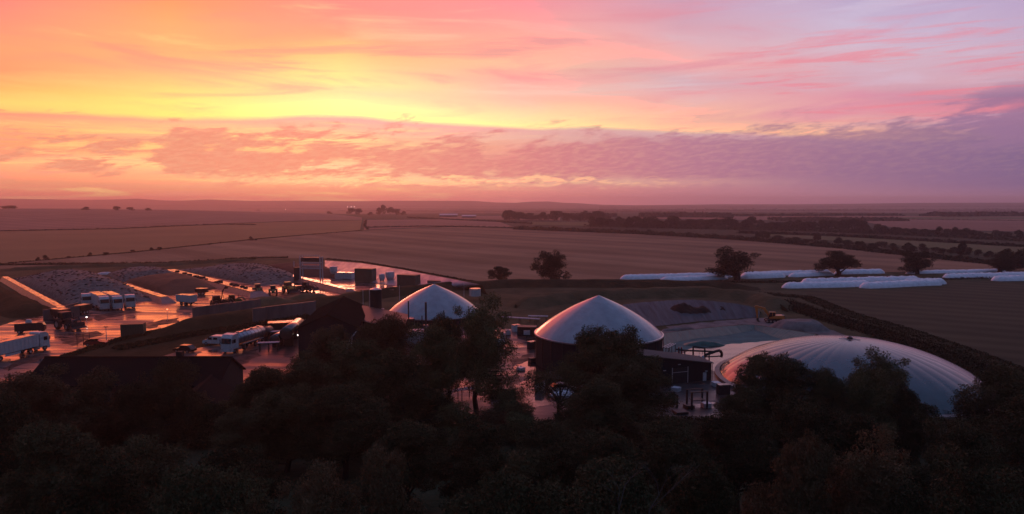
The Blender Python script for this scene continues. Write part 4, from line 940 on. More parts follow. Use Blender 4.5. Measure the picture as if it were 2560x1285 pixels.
# ------------------------------------------------------------------ domed tanks
def tent_tank(label, c, R, zr, za, group):
    t = thing('digester_tank', label, 'digester tank', (c[0], c[1], 0), 0, group)
    MB().ring([(R, 0), (R, zr)], n=96).build('wall', blackclad, t, smooth=True)
    pr = [(1.0, 0), (0.985, 0.03), (0.95, 0.085), (0.9, 0.155), (0.83, 0.25), (0.74, 0.36), (0.63, 0.48), (0.5, 0.61), (0.36, 0.735), (0.22, 0.843), (0.1, 0.93), (0.03, 0.979), (0.001, 1.0)]
    rr = random.Random(int(c[0]))
    MB().ring([(R * 1.005 * r, zr + 0.05 + (za - zr) * z) for r, z in pr], n=128, mod=lambda th, r, z: (1 + 0.0035 * abs(sin(th * 12)) * min(1, r / 3), 0)).build('membrane_roof', membrane, t, smooth=True)
    MB().ring([(R * 1.0, zr - 0.15), (R * 1.022, zr - 0.12), (R * 1.022, zr + 0.1), (R * 1.0, zr + 0.13)], n=96).build('rim_ring', silver, t)
    mb = MB(); [mb.box((R * 1.012 * cos(a), R * 1.012 * sin(a), zr / 2), (0.12, 0.12, zr), rz=a) for a in [2 * pi * i / 28 for i in range(28)]]; mb.build('wall_posts', dark, t)
    return t
def world_c(px, D): return (pdir(px, HZ).x / pdir(px, HZ).y * D, D)
tent_tank('grey membrane tent dome on black tank wall, the middle and nearer dome', world_c(1499, 130), 11.8, 5.5, 12.6, 'tent roofed digester tanks')
tent_tank('grey membrane tent dome, the smaller looking one at left behind the trees', world_c(1083, 176), 11.8, 2.1, 9.3, 'tent roofed digester tanks')
def big_dome():
    c = (56.47, 115.57); R, h = 20.96, 7.17
    t = thing('gas_dome', 'huge low inflated green grey dome with radial seams at right', 'gas dome', (c[0], c[1], 0))
    pr = [(r, h * (1 - r ** 1.955) ** 0.76) for r in (1, 0.998, 0.993, 0.985, 0.97, 0.95, 0.925, 0.9, 0.86, 0.82, 0.77, 0.72, 0.66, 0.6, 0.52, 0.44, 0.36, 0.28, 0.2, 0.12, 0.06, 0.02)] + [(0.001, h)]
    G = 38
    def mod(th, r, z):
        k = abs(sin(th * G / 2)) ** 0.8 - 0.6; q = min(1, r / R * 1.2)
        f = 0.35 + 0.65 * abs(cos(th)); return (1 + 0.004 * k * q * f, 0.07 * k * q * f * (z / h) ** 0.5)
    MB().ring([(R * r, z) for r, z in pr], n=G * 10, mod=mod).build('membrane', bigmem, t, smooth=True)
    MB().ring([(R * 1.03, -0.02), (R * 1.03, 0.5), (R * 0.99, 0.6)], n=96).build('anchor_kerb', wallcon, t)
    MB().ring([(0.5, h - 0.05), (0.45, h + 0.25), (0.15, h + 0.45), (0.001, h + 0.5)], n=16).build('crown_vent', dark, t)
    for i in range(14):
        a = 2 * pi * i / 14; MB().tube((0.5 * cos(a), 0.5 * sin(a), h + 0.02), (1.7 * cos(a), 1.7 * sin(a), h - 0.02 + 0.1 * (i % 3)), 0.04, 0.02, 5).build('crown_strap', offwhite, t)
    return c
BD = big_dome()

# ------------------------------------------------------------------ lined lagoons
def slope(name, top, bot, zt, zb, m, nu=70, nv=8, wr=0.06, seed=0, parent=None, backw=5.0):
    zs = zt if isinstance(zt, list) else [zt] * len(top)
    A = resample([P(px, py, z) for (px, py), z in zip(top, zs)], nu); B = resample([P(px, py, zb) for px, py in bot], nu); vs = []
    for j in range(nv + 1):
        for i in range(nu + 1):
            p = A[i].lerp(B[i], j / nv); q = wr * sin(i * 2.4 + seed + sin(i * 0.7) * 2) * (1 if 0 < j < nv else 0.3) * (0.6 + 0.4 * sin(j + i * .3)); vs.append((p.x, p.y, p.z + q))
    fs = [(j * (nu + 1) + i, j * (nu + 1) + i + 1, (j + 1) * (nu + 1) + i + 1, (j + 1) * (nu + 1) + i) for j in range(nv) for i in range(nu)]
    o = MB().add(vs, fs).build(name, m, parent, smooth=True, fix=False)
    # earth behind the crest
    vs = []
    for i in range(nu + 1):
        a = A[i]; d = (a - B[i]); d.z = 0; d.normalize(); vs += [(a.x, a.y, a.z - 0.06), (a.x + d.x * backw * .3, a.y + d.y * backw * .3, a.z - 0.1), (a.x + d.x * backw, a.y + d.y * backw, -0.05)]
    fs = [(3 * i + k, 3 * i + k + 1, 3 * i + k + 4, 3 * i + k + 3) for i in range(nu) for k in (0, 1)]
    MB().add(vs, fs).build('earth_backing', grass, parent, smooth=True, fix=False)
    return o
t = thing('lagoon_liner', 'shiny pink lit sheet lining the long bank behind the green skips', 'lagoon liner')
slope('liner_sheet', [(812, 651), (905, 658), (1000, 673), (1100, 692), (1200, 711)], [(812, 688), (900, 702), (985, 714), (1070, 722), (1150, 722)], 3.0, 0.1, pinkliner, parent=t, wr=0.07)
t = thing('lagoon_liner', 'dull grey ribbed sheet lining the slope behind the middle dome', 'lagoon liner')
slope('liner_sheet', [(1540, 768), (1560, 761), (1600, 756), (1670, 751), (1731, 749), (1787, 753), (1840, 759), (1880, 767), (1900, 779)], [(1560, 822), (1620, 818), (1670, 812), (1740, 804), (1780, 801), (1810, 799), (1850, 796), (1880, 794), (1897, 793)], [3.5, 3.5, 3.5, 3.5, 3.5, 3.4, 2.7, 2.15, 1.0], 0.1, greyliner, parent=t, wr=0.22, seed=2)
heap('dark_sludge', (1722, 792), (6.5, 3.6), 3.2, soil, 'black sludge patch on the grey lined slope', 'sludge', 0.7, 7)
heap('dark_sludge', (1650, 786), (1.5, 1.2), 2.2, soil, 'small black sludge blot left of the large patch', 'sludge', 0.7, 9)
heap('dark_sludge', (1803, 790), (1.3, 1.4), 2.4, soil, 'small black sludge blot right of the large patch', 'sludge', 0.7, 11)
t = thing('lagoon_liner', 'green ribbed sheet lining the lagoon between two domes', 'lagoon liner')
slope('liner_sheet', [(1655, 834), (1700, 828), (1750, 822), (1810, 816), (1870, 812), (1885, 812)], [(1660, 864), (1700, 853), (1750, 845), (1810, 839), (1860, 830), (1887, 824)], 0.85, 0.05, greenliner, parent=t, wr=0.09, seed=4, backw=3)
slope('liner_side_sheet', [(1885, 812), (1930, 819), (1980, 826), (2040, 836)], [(1887, 824), (1927, 839), (1960, 850), (2000, 862)], 0.85, 0.05, greenliner, parent=t, wr=0.08, seed=5, backw=3)
sheet('lagoon_floor', [(1655, 885), (1660, 862), (1750, 844), (1887, 822), (1960, 850), (1960, 862), (1857, 862), (1730, 875)], mat('pale_green_liner_floor', (0.065, 0.17, 0.175), (0.04, 0.115, 0.12), rough=0.7, scale=0.3, detail=8, spec=0.03, coord='World', bump=0.1, bscale=0.8), 0.010)
heap('sheet_mound', (1762, 862), (4.2, 1.6), 0.8, greenliner, 'low green sheeted mound in the lagoon floor', 'sheet mound', 0.2, 4)
heap('chalk_heap', (1998, 822), (6.8, 3.8), 2.6, chalk, 'pale heap of dug chalk right of the excavator', 'chalk heap', 0.35, 6, flat=0.8)
heap('chalk_heap', (1700, 826), (4.5, 1.0), 0.7, chalk, 'low ridge of dug chalk behind the middle dome', 'chalk heap', 0.5, 8)
heap('chalk_heap', (1860, 818), (3.5, 1.0), 0.6, chalk, 'low chalk spoil ridge below the excavator track', 'chalk heap', 0.5, 12)

# ------------------------------------------------------------------ white silage bags
def bag(label, p0, p1, w_=1.6, h=2.1, seed=0):
    a, b = P(*p0), P(*p1); d = b - a; L = d.length; n = max(24, int(L / 0.6)); prof = 11; vs = []; rb = random.Random(seed)
    for i in range(n + 1):
        u = i / n; e = min(1, (u * L / 2.5) ** 0.6 if u > 0 else 0.02, ((1 - u) * L / 2.5) ** 0.6 if u < 1 else 0.02)
        lum = 1 + 0.03 * sin(i * 0.9 + seed) + 0.025 * sin(i * 2.3 + seed * 2) + 0.06 * smooth_noise(i * 0.3, seed, seed)
        off = 0.35 * sin(i * 0.13 + seed)
        for j in range(prof):
            t_ = pi * j / (prof - 1); k = 1 + 0.03 * sin(j * 3 + i * 1.1) + 0.05 * rb.uniform(-1, 1)
            vs.append((u * L, off + w_ * (1.0 + 0.5 * (1 - sin(t_))) * e * cos(t_) * k, h * 0.86 * e * lum * k * sin(t_) ** 0.8 - 0.01))
    fs = [(i * prof + j, i * prof + j + 1, (i + 1) * prof + j + 1, (i + 1) * prof + j) for i in range(n) for j in range(prof - 1)]
    o = MB().add(vs, fs).build('silage_bag', bagm, smooth=True, fix=True); o.location = a; o.rotation_euler = (0, 0, atan2(d.y, d.x))
    return tag(o, label, 'silage bag', 'long white silage bags')
bag('white bag at the left end of the far row, before the stubble', (1550, 698), (1830, 691), seed=1)
bag('white bag lying in front of the left end of the far row', (1650, 702), (1822, 697), 1.4, 1.8, 2)
bag('white bag just right of the largest hedgerow tree', (1848, 696), (1965, 692), 1.6, 2.4, 3)
bag('white bag behind the one right of the largest hedgerow tree', (1850, 691), (2080, 684), 1.4, 2.1, 4)
bag('white bag in front, ending under the flat topped tree', (1970, 692), (2085, 687), 1.5, 1.8, 5)
bag('white bag at the right end of the far row past the flat topped tree', (2085, 685), (2210, 682), 1.6, 2.1, 6)
bag('white bag, long front left one of the near pile', (1955, 720), (2180, 714), 1.7, 2.2, 7)
bag('white bag, tall back one of the near pile', (2000, 714), (2300, 706), 1.9, 3.0, 8)
bag('white bag, front right one of the near pile', (2150, 720), (2350, 711), 1.7, 2.3, 9)
bag('white bag, right tapering end of the near pile', (2250, 710), (2368, 709), 1.6, 2.4, 10)
bag('thin white bag in the distance between the two right hedgerow trees', (2262, 684), (2515, 679), 1.3, 1.5, 11)
bag('white bag running to the right picture edge behind another', (2355, 697), (2600, 690), 1.6, 2.2, 12)
bag('white bag cut by the right picture edge, in front', (2480, 702), (2680, 698), 1.7, 2.2, 13)

# ------------------------------------------------------------------ buildings
def gable(name, label, c, Lx, Wy, ez, rz_, rh, wallm, roofm, cat='building', doors=(), over=0.35):
    """ridge along local x"""
    t = thing(name, label, cat, (c[0], c[1], 0), rz_)
    MB().prism([(-Wy / 2, 0), (Wy / 2, 0), (Wy / 2, ez), (0, rh - 0.05), (-Wy / 2, ez)], -Lx / 2, Lx / 2, 'x').build('wall', wallm, t)
    k = (rh - ez) / (Wy / 2); o = over; r = MB()
    for s in (-1, 1): r.prism([(0, rh + 0.0), (s * (Wy / 2 + o), ez - k * o), (s * (Wy / 2 + o), ez - k * o + 0.18), (0, rh + 0.2)], -Lx / 2 - o, Lx / 2 + o, 'x')
    r.build('roof', roofm, t)
    MB().box((0, 0, rh + 0.22), (Lx + 2 * o, 0.4, 0.1)).build('ridge_cap', roofm, t)
    return t
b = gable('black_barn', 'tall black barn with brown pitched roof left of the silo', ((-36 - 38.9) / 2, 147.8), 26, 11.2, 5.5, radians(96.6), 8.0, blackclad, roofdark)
MB().box((-13.15, 0, 2.0), (0.12, 4.5, 4.0)).build('barn_door', dark, b)
MB().path([(-13.6, -4.4, 0), (-13.6, -4.7, 3.8), (-13.5, -5.6, 4.8)], 0.12).build('downpipe', offwhite, b)
MB().path([(-13.7, -3.2, 0), (-13.6, -4.4, 3.6)], 0.08).build('brace_pole', offwhite, b)
def lean():
    t = thing('process_building', 'low building with brown sloping metal roof below the silo', 'building')
    c = [(-33, 149), (-21.3, 135.5), (-22.4, 146), (-34, 159)]; z = [5.0, 5.0, 6.2, 6.2]
    MB().poly([(x, y) for x, y in c], 0, [q - 0.1 for q in z]).build('wall', blackclad, t)
    e = [(-33.4, 148.4), (-20.9, 134.9), (-22.0, 146.6), (-34.4, 159.6)]
    vs = [(x, y, q) for (x, y), q in zip(e, z)] + [(x, y, q + 0.15) for (x, y), q in zip(e, z)]
    MB().add(vs, [(3, 2, 1, 0), (4, 5, 6, 7), (0, 1, 5, 4), (1, 2, 6, 5), (2, 3, 7, 6), (3, 0, 4, 7)]).build('roof', copper, t)
    MB().tube((e[0][0], e[0][1], 5.0), (e[1][0], e[1][1], 5.0), 0.12).build('gutter', silver, t)
lean()
def silo(label, c, r, h, m, topm, name='silo', cone=0.5, ladder=True, z0=0, cat='silo'):
    t = thing(name, label, cat, (c[0], c[1], z0))
    MB().ring([(r, 0), (r, h)], n=32).build('barrel', m, t, smooth=True); MB().ring([(r * 1.03, h - 0.02), (r * 1.0, h + 0.1), (0.001, h + cone)], n=32).build('cap', topm, t)
    mb = MB(); [mb.ring([(r * 1.01, z - .05), (r * 1.025, z), (r * 1.01, z + .05)], n=32) for z in np.arange(0.8, h, 1.1)]; mb.build('hoops', m, t)
    if ladder:
        mb = MB(); [mb.tube((-r - .15, q, 0), (-r - .15, q, h), .04, n=5) for q in (-.25, .25)]; [mb.tube((-r - .15, -.25, z), (-r - .15, .25, z), .03, n=4) for z in np.arange(.3, h, .5)]; mb.build('ladder', offwhite, t)
    return t
silo('tall black silo behind the brown roofed building', world_c(936, 158), 1.3, 10.2, blackclad, silver, cone=0.5)
silo('slim grey vessel attached beside the black silo', world_c(953, 155), 0.32, 6.2, silver, silver, 'vessel', 0.2, False, cat='vessel')
silo('thin grey vessel further right of the black silo', world_c(958, 157), 0.25, 5.0, offwhite, silver, 'vessel', 0.2, False, cat='vessel')
silo('pale round water tank on the bank right of the left dome', world_c(1187, 214), 1.7, 2.2, offwhite, wettop, 'water_tank', 0.1, True, z0=1.2, cat='water tank')
def hut(label, px, py, s, rz_, m, topm=wettop, name='shipping_container', cat='container', z0=0.0, group=None, doors=True, rib=True):
    t = thing(name, label, cat, P(px, py) + Vector((0, 0, z0)), rz_, group); x, y, z = s
    MB().box((0, 0, z / 2), (x, y, z)).build('body', m, t); MB().box((0, 0, z + 0.04), (x + .06, y + .06, 0.08)).build('roof', topm, t)
    if rib:
        n = int(x / 0.5)
        for q in (-1, 1):
            mb = MB(); mb.box((0, q * (y / 2 + .012), z * .93), (x * .98, .03, .1))
            for i in range(n): mb.box((-x / 2 + (i + .5) * x / n, q * (y / 2 + .03), z / 2), (0.16, 0.06, z * 0.9))
            mb.build('side_corrugation', m, t)
    if doors:
        for q in (-1, 1): MB().box((x / 2 + 0.03, q * y * .24, z / 2), (0.05, y * 0.44, z * 0.86)).build('door', m, t)
    return t
hut('dark green container beside the wet yard hedge', 334, 838, (4.6, 2.4, 2.6), radians(12), green, dark)
hut('dark container under a glowing wet roof behind the large tank', 715, 836, (7.6, 3.0, 2.9), radians(18), blackclad)
hut('white cabin left of the green skips', 862, 697, (7.0, 3.0, 2.5), radians(-14), white, name='site_cabin', cat='cabin')
SG = 'large skips standing before the pink bank'
hut('dark green high skip, left of the two green ones', 914, 704, (7.2, 3.6, 5.0), radians(-18), green, dark, 'tall_skip', 'skip', 0, SG)
hut('dark green high skip, right of the two green ones', 1022, 716, (7.4, 3.8, 4.2), radians(-24), green, dark, 'tall_skip', 'skip', 0, SG)
hut('small brown shed at the end of the pink bank', 1089, 717, (5.2, 2.6, 2.2), radians(-20), wallcon, dark, 'field_shed', 'shed')
hut('blue grey control cabin in front of the left dome', 1062, 856, (7.5, 3.0, 2.6), radians(4), offwhite, white, 'control_cabin', 'cabin')
hut('grey kiosk with glowing roof right of the brown roofed building', 1020, 833, (3.0, 2.2, 3.4), radians(4), dark, wettop, 'kiosk', 'kiosk')
hut('dark cabin with glowing roof by the big forked tree', 1228, 868, (3.6, 2.6, 2.0), radians(6), green, wettop, 'site_cabin', 'cabin')
hut('dark equipment box left of the middle dome', 1318, 838, (4.2, 2.4, 2.0), radians(-8), blackclad, dark, 'equipment_box', 'equipment box')
hut('small kiosk below the middle dome with rust doors', 1427, 940, (1.6, 1.4, 1.6), radians(10), silage, dark, 'kiosk', 'kiosk')
hut('dark open trailer body on the pink yard', 1255, 992, (4.0, 2.2, 1.4), radians(4), blackclad, dark, 'muck_skip', 'skip')
MB_ = thing('notice_board', 'white notice board on the dark box left of the middle dome', 'notice board', P(1317, 846)); MB().box((0, 0, 1.3), (1.4, 0.08, 1.0)).build('panel', white, MB_); MB().box((0, 0.02, 0.4), (0.1, 0.1, 0.8)).build('post', dark, MB_)
def tapered(label, px, py, w_, h, m, name='hopper_tank', group=None, z0=0.8):
    t = thing(name, label, 'hopper', P(px, py), 0, group)
    MB().ring([(w_ * .3, z0), (w_ * .5, z0 + h * .45), (w_ * .5, z0 + h), (w_ * .47, z0 + h + .02), (0.001, z0 + h + .25)], n=12).build('hopper_shell', m, t)
    for a in range(4): MB().tube((w_ * .36 * cos(a * pi / 2 + .78), w_ * .36 * sin(a * pi / 2 + .78), 0), (w_ * .36 * cos(a * pi / 2 + .78), w_ * .36 * sin(a * pi / 2 + .78), z0 + h * .4), .08).build('leg', dark, t)
    return t
tapered('pale tapering hopper right of the steel gantry', 834, 692, 3.0, 3.4, white)
tapered('pinkish tapering hopper between the two green skips', 975, 705, 3.4, 3.0, offwhite)
tapered('small pale hopper beside the pinkish one', 955, 707, 2.2, 2.4, offwhite)
def gantry():
    t = thing('steel_gantry', 'tall steel gantry with drum conveyor above the clamp walls', 'gantry', P(779, 705), radians(-10))
    for x in (-4.0, 4.0):
        for y in (-1.0, 1.0): MB().tube((x, y, 0), (x, y, 9.6), 0.22).build('leg', offwhite, t)
    MB().tube((-7.0, 0, 0), (-7.0, 0, 7.8), 0.16).build('leg', offwhite, t)
    for z in (5.2, 7.2):
        mb = MB(); [mb.tube((-4, y, z), (4, y, z), 0.14) for y in (-1, 1)]; mb.build('cross_beam', offwhite, t)
    MB().box((0, 0, 8.5), (7.4, 1.6, 1.5)).build('conveyor_drum', dark, t)
    MB().tube((-3.7, 0, 6.0), (3.7, 0, 6.0), 0.5).build('screw', silver, t)
    MB().box((-5.6, 0, 3.0), (2.4, 1.4, 5.0)).build('ladder_cage', dark, t)
    mb = MB(); [mb.tube((x, -1.1, 9.6), (x, -1.1, 10.2), .05, n=5) for x in np.linspace(-4, 4, 9)]; mb.tube((-4, -1.1, 10.2), (4, -1.1, 10.2), .06); mb.build('handrail', offwhite, t)
gantry()
def htank(label, px, py, r, L, rz_, m=silver, z=None, name='horizontal_tank'):
    t = thing(name, label, 'tank', P(px, py), rz_); z = z or r + .6; n = 24
    prof = [(0.001, -L / 2 - r * .10), (r * .9, -L / 2 - r * .05), (r, -L / 2), (r, L / 2), (r * .9, L / 2 + r * .05), (0.001, L / 2 + r * .10)]
    vs = [(x, q * sin(2 * pi * i / n), z + q * cos(2 * pi * i / n)) for q, x in prof for i in range(n)]
    MB().add(vs, [(j * n + i, j * n + (i + 1) % n, (j + 1) * n + (i + 1) % n, (j + 1) * n + i) for j in range(5) for i in range(n)]).build('shell', m, t, smooth=True)
    for q in (-.32, .32): MB().box((q * L, 0, (z - r * .7) / 2), (.4, r * 1.4, z - r * .7)).build('saddle', dark, t)
    return t
blacktank = mat('glossy_dark_tank', (0.045, 0.035, 0.035), (0.03, 0.025, 0.025), rough=0.16, spec=0.9, scale=1)
htank('large horizontal tank glowing orange left of the black barn', 732, 856, 1.35, 12, radians(95), blacktank, 3.0)
htank('smaller horizontal tank glowing below the large one', 695, 864, 1.0, 4.6, radians(92), blacktank, 1.7)
htank('dark horizontal tank standing behind the tanker trailer', 666, 852, 1.0, 3.6, radians(85), dark, 2.0)
def piperack(label, px, py, L, rz_, h=2.0, group=None):
    t = thing('pipe_rack', label, 'pipe rack', P(px, py), rz_, group)
    for i in range(3): MB().tube((-L / 2, -0.5 + i * .5, h), (L / 2, -0.5 + i * .5, h), 0.09).build('pipe', silver, t)
    for x in (-L * .4, 0, L * .4): MB().path([(x, -.6, 0), (x, -.6, h - .1), (x, .6, h - .1), (x, .6, 0)], .07).build('support', dark, t)
piperack('low pipe rack between the container and the large tank', 705, 850, 5, radians(18), 2.0)
piperack('pipe rack with glowing top left of the barn', 672, 878, 4.2, radians(12), 1.8)
piperack('pipe rack behind the big forked tree', 1300, 815, 10, radians(-20), 2.0)
def flue(label, c, h, r, base=True, m=dark, h2=1.2):
    t = thing('flue_stack', label, 'flue stack', (c[0], c[1], 0))
    MB().tube((0, 0, 0), (0, 0, h), r, n=12).build('pipe', m, t); MB().tube((0, 0, 0), (0, 0, h2), r * 2.4, n=12).build('stack_base', silver, t)
flue('thin dark flue left in front of the left dome', world_c(1018, 150), 8.7, 0.14)
flue('thicker dark flue right in front of the left dome', world_c(1062, 146), 9.0, 0.22, h2=4.2)
flue('short grey flue between the two tall ones', world_c(1052, 150), 5.5, 0.12)
def mast(label, px, py, h, r=0.09, lamp=None, name='lamp_post', cat='lamp post', arm=True):
    t = thing(name, label, cat, P(px, py))
    MB().tube((0, 0, 0), (0, 0, h), r, r * .7, 8).build('pole', offwhite, t)
    if arm: MB().box((0.0, 0, h + .06), (0.9, 0.3, 0.14)).build('lamp_head', dark, t)
    if lamp: MB().ring([(0.001, h + .15), (.16, h + .25), (.16, h + .42), (0.001, h + .52)], n=10).build('lamp_bulb', lamp, t)
mast('grey lamp post on the verge by the mesh gate', 266, 847, 2.6)
mast('post with small red light on the glowing yard', 419, 802, 2.6, 0.06, lamp_red, arm=False)
mast('short post with pale light near the big dark tractor', 217, 806, 1.0, 0.05, lamp_white, arm=False)
mast('tall thin mast left of the black silo', 908, 768, 5.0, 0.08, name='mast', cat='mast', arm=False)
mast('tall thin mast left above the left dome', 999, 752, 4.8, 0.08, name='mast', cat='mast', arm=False)
mast('tall thin mast right above the left dome', 1160, 745, 4.6, 0.08, name='mast', cat='mast', arm=False)
mast('red lit marker among the trees below the brown metal roof', 951, 905, 3.1, 0.06, lamp_red, name='marker_light', cat='marker light', arm=False)
mast('lit lamp at the corner of the black barn', 746, 868, 2.2, 0.06, lamp_white, name='marker_light', cat='marker light', arm=False)
mast('short post with tiny lamp beside the long concrete wall', 635, 804, 2.4, 0.06)
def wall_run(label, p0, p1, h, m=wallcon, th=0.3, name='concrete_wall', cat='wall', pitch=3.0):
    a, b = P(*p0), P(*p1); d = b - a; L = d.length; t = thing(name, label, cat, a, atan2(d.y, d.x)); n = max(1, int(L / pitch))
    for i in range(n): MB().box(((i + .5) * L / n, 0.012 * (i % 2), h / 2 + .03 * (i % 3)), (L / n - .06, th, h)).build('panel', m, t)
    MB().box((L / 2, 0, 0.1), (L, th + .3, .2)).build('footing', m, t)
wall_run('long grey concrete panel wall above the verge', (482, 800), (652, 776), 3.2)
wall_run('tall dark stained panel wall behind the glowing roofed container', (632, 812), (790, 790), 4.0)
wall_run('short end wall at the foot of the leftmost clamp wall', (108, 800), (200, 790), 2.6)
wall_run('low wall closing the left clamp next to the lorries', (165, 778), (196, 770), 1.6)
wall_run('retaining wall above the silo at the end of the wet yard', (905, 742), (985, 738), 1.8)
def fence(label, p0, p1, h, name='mesh_gate', cat='gate', n=None):
    a, b = P(*p0), P(*p1); d = b - a; L = d.length; t = thing(name, label, cat, a, atan2(d.y, d.x)); n = n or max(2, int(L / 2.2))
    for i in range(n + 1): MB().tube((i * L / n, 0, 0), (i * L / n, 0, h), .06, n=6).build('post', dark, t)
    mb = MB(); [mb.tube((0, 0, z), (L, 0, z), .03, n=4) for z in np.linspace(.15, h - .05, 5)]; k = int(L / .3); [mb.tube((i * L / k, 0, .1), (i * L / k, 0, h - .05), .012, n=3) for i in range(1, k)]; mb.build('mesh_panel', dark, t)
fence('tall mesh gate standing open on the wet yard edge', (193, 866), (224, 856), 2.3)
fence('handrail fence at the right foot of the great dome', (2340, 1040), (2400, 1052), 1.1, 'rail_fence', 'fence')
fence('handrail fence in front of the control cabin', (1030, 862), (1105, 862), 1.2, 'rail_fence', 'fence')
# long black shed
def shed():
    a = P(1778, 950); b = P(1562, 972); d = (b - a); L = d.length; t = thing('long_shed', 'long black shed with shallow grey roof between the domes', 'shed', a, atan2(d.y, d.x))
    s = -1 if (Matrix.Rotation(atan2(d.y, d.x), 3, 'Z') @ Vector((0, 1, 0))).y < 0 else 1
    dp = 3.6; h0, h1 = 2.85, 5.7
    MB().add([(0, 0, 0), (L, 0, 0), (L, s * dp, 0), (0, s * dp, 0), (0, 0, h0), (L, 0, h1), (L, s * dp, h1 + .5), (0, s * dp, h0 + .25)], [(0, 1, 2, 3), (4, 5, 6, 7), (0, 1, 5, 4), (1, 2, 6, 5), (2, 3, 7, 6), (3, 0, 4, 7)]).build('wall', blackclad, t)
    vs = []
    for u in (0.04, 0.18): vs += [(-.25, -s * .3, h0 - .03 + u), (L + .3, -s * .3, h1 - .02 + u), (L + .3, s * (dp + .2), h1 + .55 + u), (-.25, s * (dp + .2), h0 + .27 + u)]
    MB().add(vs, [(0, 1, 2, 3), (4, 5, 6, 7), (0, 1, 5, 4), (1, 2, 6, 5), (2, 3, 7, 6), (3, 0, 4, 7)]).build('roof', mat('grey_metal_roof', (0.08, 0.08, 0.08), (0.06, 0.06, 0.06), rough=0.7, scale=0.5, spec=0.12), t)
    MB().box((1.35, -s * .03, 0.72), (0.66, .08, 1.4)).build('door', white, t)
    ob = MB().box((6.2, -s * .03, 1.3), (3.0, .08, 2.6)).build('roller_door', dark, t)
    for x in (4.7, 7.7): MB().box((x, -s * .08, 1.35), (.09, .1, 2.7)).build('door_post', offwhite, ob)
    MB().box((6.2, -s * .08, 1.9), (2.95, .08, .07)).build('door_rail', offwhite, ob)
    for x, z in ((1.1, 1.65), (6.4, 3.2), (9.2, 2.4)): MB().box((x, -s * .12, z), (.4, .2, .1)).build('wall_lamp', offwhite, t)
    MB().tube((-.1, -s * .1, 0), (-.1, -s * .1, 2.8), .05).build('downpipe', dark, t)
shed()
# pipework by the pool
def pipework():
    t = thing('gas_pipework', 'black gas pipe bridge in front of the pink lit pool', 'pipework')
    def q(px, py, z): return P(px, py, z)
    D = 128.0
    def w3(px, py): 
        d = pdir(px, py); k = D / d.y; return Vector((d.x * k, D, H + d.z * k))
    def g(px): p = w3(px, 900); return Vector((p.x, p.y, 0))
    MB().path([g(1733), w3(1733, 866), w3(1762, 870), g(1762)], .16).build('portal_pipe', dark, t)
    MB().path([w3(1690, 873), w3(1712, 876), w3(1790, 879)], .17).build('main_pipe', dark, t)
    MB().path([w3(1762, 888), w3(1790, 878), w3(1800, 876), w3(1805, 884), w3(1803, 893)], .26).build('elbow_duct', dark, t)
    MB().path([w3(1762, 892), w3(1790, 891), w3(1803, 890)], .12).build('lower_pipe', dark, t)
    for px in (1712, 1773): MB().tube(g(px), w3(px, 878), .12).build('support', dark, t)
    for px in (1748, 1756, 1782): MB().tube(w3(px, 880), w3(px, 886), .04).build('hanger', dark, t)
    for px, r in ((1747, .34), (1757, .3)):
        p = g(px); MB().ring([(r, 0.3), (r, 1.3), (r * .6, 1.6), (0.001, 1.65)], p, 14).build('filter_pot', offwhite, t)
    for px in (1697, 1700, 1704): MB().tube(g(px), w3(px, 868), .12).build('valve_stack', redm if px != 1700 else offwhite, t)
pipework()
def stair(label, px, py, rz_, n=8):
    t = thing('access_stair', label, 'stair', P(px, py), rz_)
    for y in (-.45, .45): MB().tube((0, y, .05), (n * .45, y, n * .3), .07).build('stringer', offwhite, t)
    for y in (-.45, .45): MB().tube((0, y, 1.0), (n * .45, y, n * .3 + 1.0), .05).build('handrail', offwhite, t)
    MB().tube((0, -.45, 0), (0, -.45, 1.3), .07).build('newel_post', offwhite, t)
    mb = MB(); [mb.box(((i + .5) * .45, 0, (i + .5) * .3), (.3, .9, .04)) for i in range(n)]; mb.build('treads', silver, t)
stair('pale metal stair climbing the wall of the middle dome', 1373, 915, radians(10), 7)
# frames and clutter right of centre
def frame(label, px, py, s=(2.4, 1.6, 2.6), rz_=0.2):
    t = thing('loading_frame', label, 'frame', P(px, py), rz_); x, y, z = s
    for a in (-1, 1):
        for b_ in (-1, 1): MB().box((a * x / 2, b_ * y / 2, z / 2), (.22, .22, z)).build('leg', dark, t)
    MB().box((0, -y / 2, z), (x + .3, .15, .12)).build('top_rail', copper, t); MB().box((0, y / 2, z), (x + .3, .15, .12)).build('top_rail', copper, t)
    MB().box((0, 0, z * .5), (x * .8, y * .8, .1)).build('shelf', dark, t)
frame('dark steel loading frame with pinkish top rails below the shed', 1742, 1020)
frame('lower dark steel frame left of the taller loading frame', 1672, 1016, (2.0, 1.4, 1.9), 0.1)
def pallets(label, px, py, n=4, m=offwhite, s=1.2, rz_=0.2):
    t = thing('pallet_stack', label, 'pallet stack', P(px, py), rz_)
    for i in range(n): MB().box((0, 0, .1 + i * .17), (s, s, .12)).build('pallet', m, t)
pallets('pallet stack beside the tall loading frame', 1765, 1018, 4, offwhite)
pallets('low pallet stack left of the tall loading frame', 1722, 1020, 3, copper, 1.3)
pallets('pallet stack at the end of the long shed', 1790, 965, 4, offwhite)
pallets('single low pallet on the wet ground below the shed', 1700, 1032, 2, copper, 1.8)
